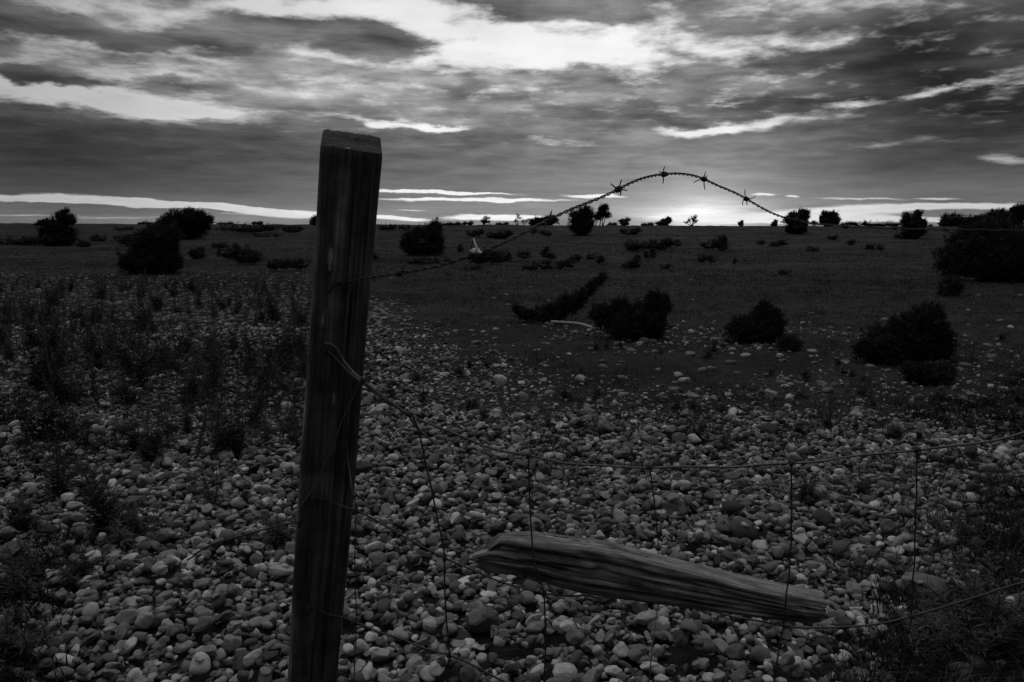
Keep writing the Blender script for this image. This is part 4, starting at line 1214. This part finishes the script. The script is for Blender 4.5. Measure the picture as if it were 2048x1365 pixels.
    V = np.vstack([V, V[:n_ring], V[-n_ring:], c0, c1]); n0 = len(V) - 2; k0 = k - n_ring
    endg = np.stack([U * .05 + 3, W * .05, np.zeros(n_ring)], 1)
    G = np.vstack([G, endg, endg, [[3, 0, 0]], [[3, 0, 0]]])
    F3 = [(n0, k0 + (q + 1) % n_ring, k0 + q) for q in range(n_ring)] + [(n0 + 1, k + q, k + (q + 1) % n_ring) for q in range(n_ring)]
    org = c0 * .5 + c1 * .5
    me = mesh_np('broken_post', V - org, [np.array(F3), F4], True, {'grain': G})
    tag(link('broken_post', me, M_LOG, None, org), 'split grey length of broken fence post hanging crosswise in the wire netting', 'broken post')
build_log()

# ------------------------------------------------------------------ barbed wire
def build_barbed():
    pts = [(664, 571, FY(664, 571) - .004), (690, 565, FY(690, 565) - .006), (738, 554, 1.235), (800, 546, 1.19), (870, 535, 1.16), (945, 510, 1.13), (1020, 479, 1.15), (1100, 440, 1.20),
           (1170, 408, 1.27), (1237, 379, 1.34), (1285, 358, 1.42), (1328, 348, 1.50), (1370, 350, 1.57), (1408, 359, 1.63), (1450, 377, 1.69),
           (1492, 399, 1.75), (1540, 424, 1.81), (1585, 440, 1.88), (1640, 449, 2.0), (1720, 455, 2.2), (1850, 459, 2.55), (1960, 460, 2.85), (2075, 462, 3.2)]
    P = catmull([at(*p) for p in pts], 10); P, u = resample(P, .0016)
    P = P + np.stack([np.sin(u * 47) * .0006, np.sin(u * 31 + 1) * .002, np.sin(u * 27 + 2) * .0010], 1)
    Tn, N, B = frames(P)
    root = empty('barbed_wire', at(664, 571, FY(664, 571)), 'rusty twisted barbed wire arching up from the post and down to the right', 'barbed wire')
    org = np.array(root.location)
    rw, ro = .00128, .00150
    for k in range(2):
        ph = u / .034 * 2 * PI + k * PI
        Q = P + ro * (np.cos(ph)[:, None] * N + np.sin(ph)[:, None] * B)
        a = Acc(); tube(a, Q, rw, 6); link('wire_strand', a.build('wire_strand', org), M_RUST, root)
    barbs = [((800, 546), [(812, 527), (813, 561), (797, 557), (789, 541)]), ((943, 511), [(948, 478), (938, 529), (957, 503), (933, 517)]),
             ((1103, 439), [(1104, 421), (1120, 450), (1088, 457), (1092, 432)]), ((1237, 379), [(1220, 367), (1244, 359), (1256, 382), (1240, 393)]),
             ((1328, 348), [(1330, 332), (1318, 343), (1326, 369), (1337, 352)]), ((1408, 359), [(1412, 343), (1415, 352), (1386, 366), (1410, 381)]),
             ((1492, 399), [(1490, 378), (1512, 393), (1485, 412), (1494, 412)]), ((1592, 441), [(1567, 438), (1600, 424), (1588, 456), (1612, 446)]),
             ((1690, 453), [(1684, 445), (1697, 462), (1680, 456), (1700, 448)]), ((1790, 457), [(1785, 450), (1795, 464), (1782, 459), (1798, 454)]),
             ((1890, 459), [(1886, 453), (1894, 465), (1883, 461), (1897, 456)])]
    pp = np.array([proj(p)[:2] for p in P])
    for (c, ends) in barbs:
        i = int(np.argmin((pp[:, 0] - c[0]) ** 2 + (pp[:, 1] - c[1]) ** 2))
        c3 = P[i]; a = Acc()
        # coil wrapped round the two strands
        q = np.linspace(0, 1, 60); ph = q * 2 * PI * 3.2
        cl = c3 + Tn[i] * ((q - .5) * .0105)[:, None] + .0042 * (np.cos(ph)[:, None] * N[i] + np.sin(ph)[:, None] * B[i])
        tube(a, cl, .0012, 6)
        for k, e in enumerate(ends):
            Yd = c3[1] + (-.006, .005, -.004, .007)[k]
            p1 = at(e[0], e[1], Yd); p0 = c3 + Tn[i] * (.004 * (-1, 1, -1, 1)[k])
            b0 = p0 + (p1 - p0) * .45 + R.normal(size=3) * .0011
            Q = catmull([p0, b0, p1], 5)
            tube(a, Q, np.concatenate([np.full(len(Q) - 3, .0011), [.0010, .0008, .0003]]), 6)
        link('barb', a.build('barb', org), M_RUST, root)
    # snagged white scrap
    a = Acc()
    Yd = 1.122
    core_c = at(951, 503, Yd)
    V0, Fc = ico(3)
    f = 1 + .3 * np.sin(V0 @ np.array([3, 5, 2.]) * 1.7) + .15 * np.sin(V0 @ np.array([-7, 4, 6.]))
    a.add(core_c + V0 * np.array([.0062, .0042, .0036]) * f[:, None], Fc)
    strip = [at(953, 504, Yd - .003), at(953, 495, Yd - .004), at(950, 487, Yd - .002), at(947, 477, Yd + .001)]
    S = catmull(strip, 6); n = len(S); wdt = np.linspace(.0020, .0009, n)
    a2 = Acc(); tube(a2, S, wdt, 6); a.add(a2.V[0], a2.F3[0] if a2.F3 else None, a2.F4[0])
    S = catmull([at(953, 503, Yd - .003), at(960, 506, Yd - .004), at(963, 504, Yd - .002)], 5); a2 = Acc(); tube(a2, S, np.linspace(.0022, .001, len(S)), 6); a.add(a2.V[0], a2.F3[0], a2.F4[0])
    tag(link('wool_tuft', a.build('wool_tuft', core_c), M_WHITE, None, core_c), 'small white tuft with an upright tail snagged on the barbed wire', 'tuft')
build_barbed()

# ------------------------------------------------------------------ wire netting
def build_netting():
    root = empty('wire_netting', at(655, 695, FY(655, 695)), 'sagging broken sheep netting tied to the post and strung to the right', 'wire netting')
    org = np.array(root.location)
    def wire(name, pts, r, mat, label=None, par=root, o=None, wob=.0008):
        P = catmull([at(*p) for p in pts], 8); P, u = resample(P, .004)
        k1, k2 = R.uniform(60, 110), R.uniform(30, 60)
        P = P + np.stack([np.sin(u * k1) * wob * .5, np.cos(u * k2) * wob, np.sin(u * k2 + 1) * wob], 1)
        a = Acc(); tube(a, P, r, 6)
        ob = link(name, a.build(name, org if o is None else o), mat, par)
        if label: ob['label'] = label
        return ob
    f = FY
    # top line wire, doubled near the post
    wire('line_wire', [(650, 688, f(650, 688) - .003), (668, 694, f(668, 694) - .010), (690, 724, f(690, 724) - .014), (720, 757, 1.235), (770, 797, 1.23), (820, 829, 1.23), (870, 853, 1.23), (940, 880, 1.23), (1000, 901, 1.23),
                       (1060, 913, 1.23), (1140, 927, 1.23), (1230, 934, 1.23), (1320, 935, 1.225), (1400, 935, 1.22), (1500, 932, 1.215), (1600, 926, 1.21), (1700, 915, 1.20), (1800, 903, 1.19), (1900, 894, 1.18), (2000, 878, 1.165), (2070, 860, 1.15)],
         .0021, M_GALV)
    wire('line_wire', [(655, 704, f(655, 704) - .003), (690, 737, f(690, 737) - .010), (722, 763, 1.238), (770, 801, 1.234), (815, 832, 1.232), (835, 858, 1.233), (855, 874, 1.234), (872, 889, 1.236)],   .0019, M_GALV, 'short doubled end of the top wire, cut off below the tie')
    # lower lines
    wire('line_wire', [(622, 998, f(622, 998) - .003), (660, 1003, f(660, 1003) - .008), (698, 1017, 1.245), (712, 1022, 1.245), (770, 1052, 1.245), (830, 1085, 1.245), (890, 1118, 1.24), (950, 1142, 1.24), (1020, 1170, 1.24), (1085, 1187, 1.245), (1150, 1192, 1.30),
                       (1230, 1196, 1.43), (1320, 1205, 1.435), (1420, 1222, 1.43), (1500, 1240, 1.36), (1580, 1253, 1.27), (1660, 1257, 1.25), (1750, 1248, 1.24), (1840, 1230, 1.22), (1930, 1200, 1.20), (2000, 1180, 1.18), (2070, 1160, 1.165)],
         .0016, M_RUST)
    wire('line_wire', [(612, 1215, f(612, 1215) - .003), (650, 1226, f(650, 1226) - .006), (705, 1242, 1.25), (760, 1265, 1.25), (830, 1290, 1.25), (900, 1312, 1.25), (960, 1338, 1.25), (1030, 1375, 1.25), (1100, 1410, 1.25)], .0015, M_RUST)
    wire('line_wire', [(598, 1046, f(598, 1046) - .003), (560, 1052, 1.30), (500, 1066, 1.31), (440, 1085, 1.33), (400, 1102, 1.36), (375, 1122, 1.45)], .0017, M_RUST, 'slack wire end trailing off to the left of the post')
    # uprights
    wire('upright_wire', [(726, 757, 1.232), (712, 780, f(700, 780) - .012), (690, 830, f(690, 830) - .010), (660, 905, f(660, 905) - .008), (630, 970, f(630, 970) - .006), (602, 1012, f(602, 1012) - .006), (600, 1030, f(600, 1030) - .005), (597, 1044, f(598, 1044) - .005)], .0011, M_GALV, 'thin wire slanting down across the front of the post')
    wire('upright_wire', [(692, 742, f(692, 742) - .012), (691, 800, f(691, 800) - .008), (695, 900, f(695, 900) - .008), (703, 975, 1.245), (712, 1022, 1.24), (710, 1100, 1.245), (711, 1180, 1.245), (713, 1240, 1.247), (710, 1310, 1.25), (706, 1390, 1.25)], .0011, M_RUST)
    wire('upright_wire', [(822, 830, 1.228), (838, 865, 1.23), (852, 930, 1.232), (865, 990, 1.235), (882, 1070, 1.238), (889, 1120, 1.238), (890, 1200, 1.242), (898, 1300, 1.246), (896, 1340, 1.25), (890, 1390, 1.25)], .0015, M_RUST)
    wire('upright_wire', [(1056, 912, 1.228), (1059, 980, 1.232), (1062, 1060, 1.238), (1068, 1115, 1.232), (1078, 1155, 1.232), (1088, 1190, 1.24), (1091, 1260, 1.246), (1090, 1330, 1.25), (1090, 1390, 1.25)], .0014, M_RUST)
    wire('upright_wire', [(1298, 935, 1.224), (1305, 975, 1.25), (1312, 1040, 1.34), (1317, 1100, 1.43), (1318, 1160, 1.45), (1315, 1215, 1.44), (1308, 1270, 1.36), (1300, 1340, 1.30), (1298, 1390, 1.28)], .0013, M_RUST)
    wire('upright_wire', [(1583, 928, 1.210), (1583, 1000, 1.215), (1582, 1080, 1.220), (1578, 1150, 1.222), (1572, 1200, 1.228), (1566, 1253, 1.27), (1556, 1310, 1.27), (1545, 1390, 1.27)], .0014, M_RUST)
    wire('upright_wire', [(1833, 900, 1.186), (1833, 960, 1.19), (1831, 1040, 1.20), (1828, 1130, 1.21), (1822, 1232, 1.222), (1812, 1290, 1.23), (1800, 1390, 1.24)], .0014, M_RUST)
    # ties where uprights wrap the lines
    def tie(px, py, Y, r=.0042, turns=2.6):
        c = at(px, py, Y); q = np.linspace(0, 1, 40); ph = q * 2 * PI * turns
        P = c + np.stack([(q - .5) * .008, np.cos(ph) * r, np.sin(ph) * r], 1)
        a = Acc(); tube(a, P, .0012, 6); link('tie_knot', a.build('tie_knot', org), M_RUST, root)
    for q in ((726, 760, 1.233), (820, 829, 1.23), (1056, 912, 1.23), (1298, 935, 1.225), (1583, 927, 1.211), (1833, 900, 1.187), (712, 1022, 1.245, .005), (889, 1117, 1.24, .004), (1088, 1188, 1.246, .006), (713, 1243, 1.25, .005), (898, 1311, 1.25, .004), (1568, 1253, 1.272, .004), (1822, 1233, 1.222, .004)): tie(*q)
build_netting()

# ------------------------------------------------------------------ render settings
SC.view_settings.view_transform = 'Standard'; SC.view_settings.look = 'None'
SC.view_settings.exposure = 0.0; SC.view_settings.gamma = 1.0
SC.render.engine = 'CYCLES'
SC.cycles.max_bounces = 4; SC.cycles.diffuse_bounces = 3; SC.cycles.glossy_bounces = 2
SC.cycles.use_denoising = True
SC.cycles.sample_clamp_indirect = 4
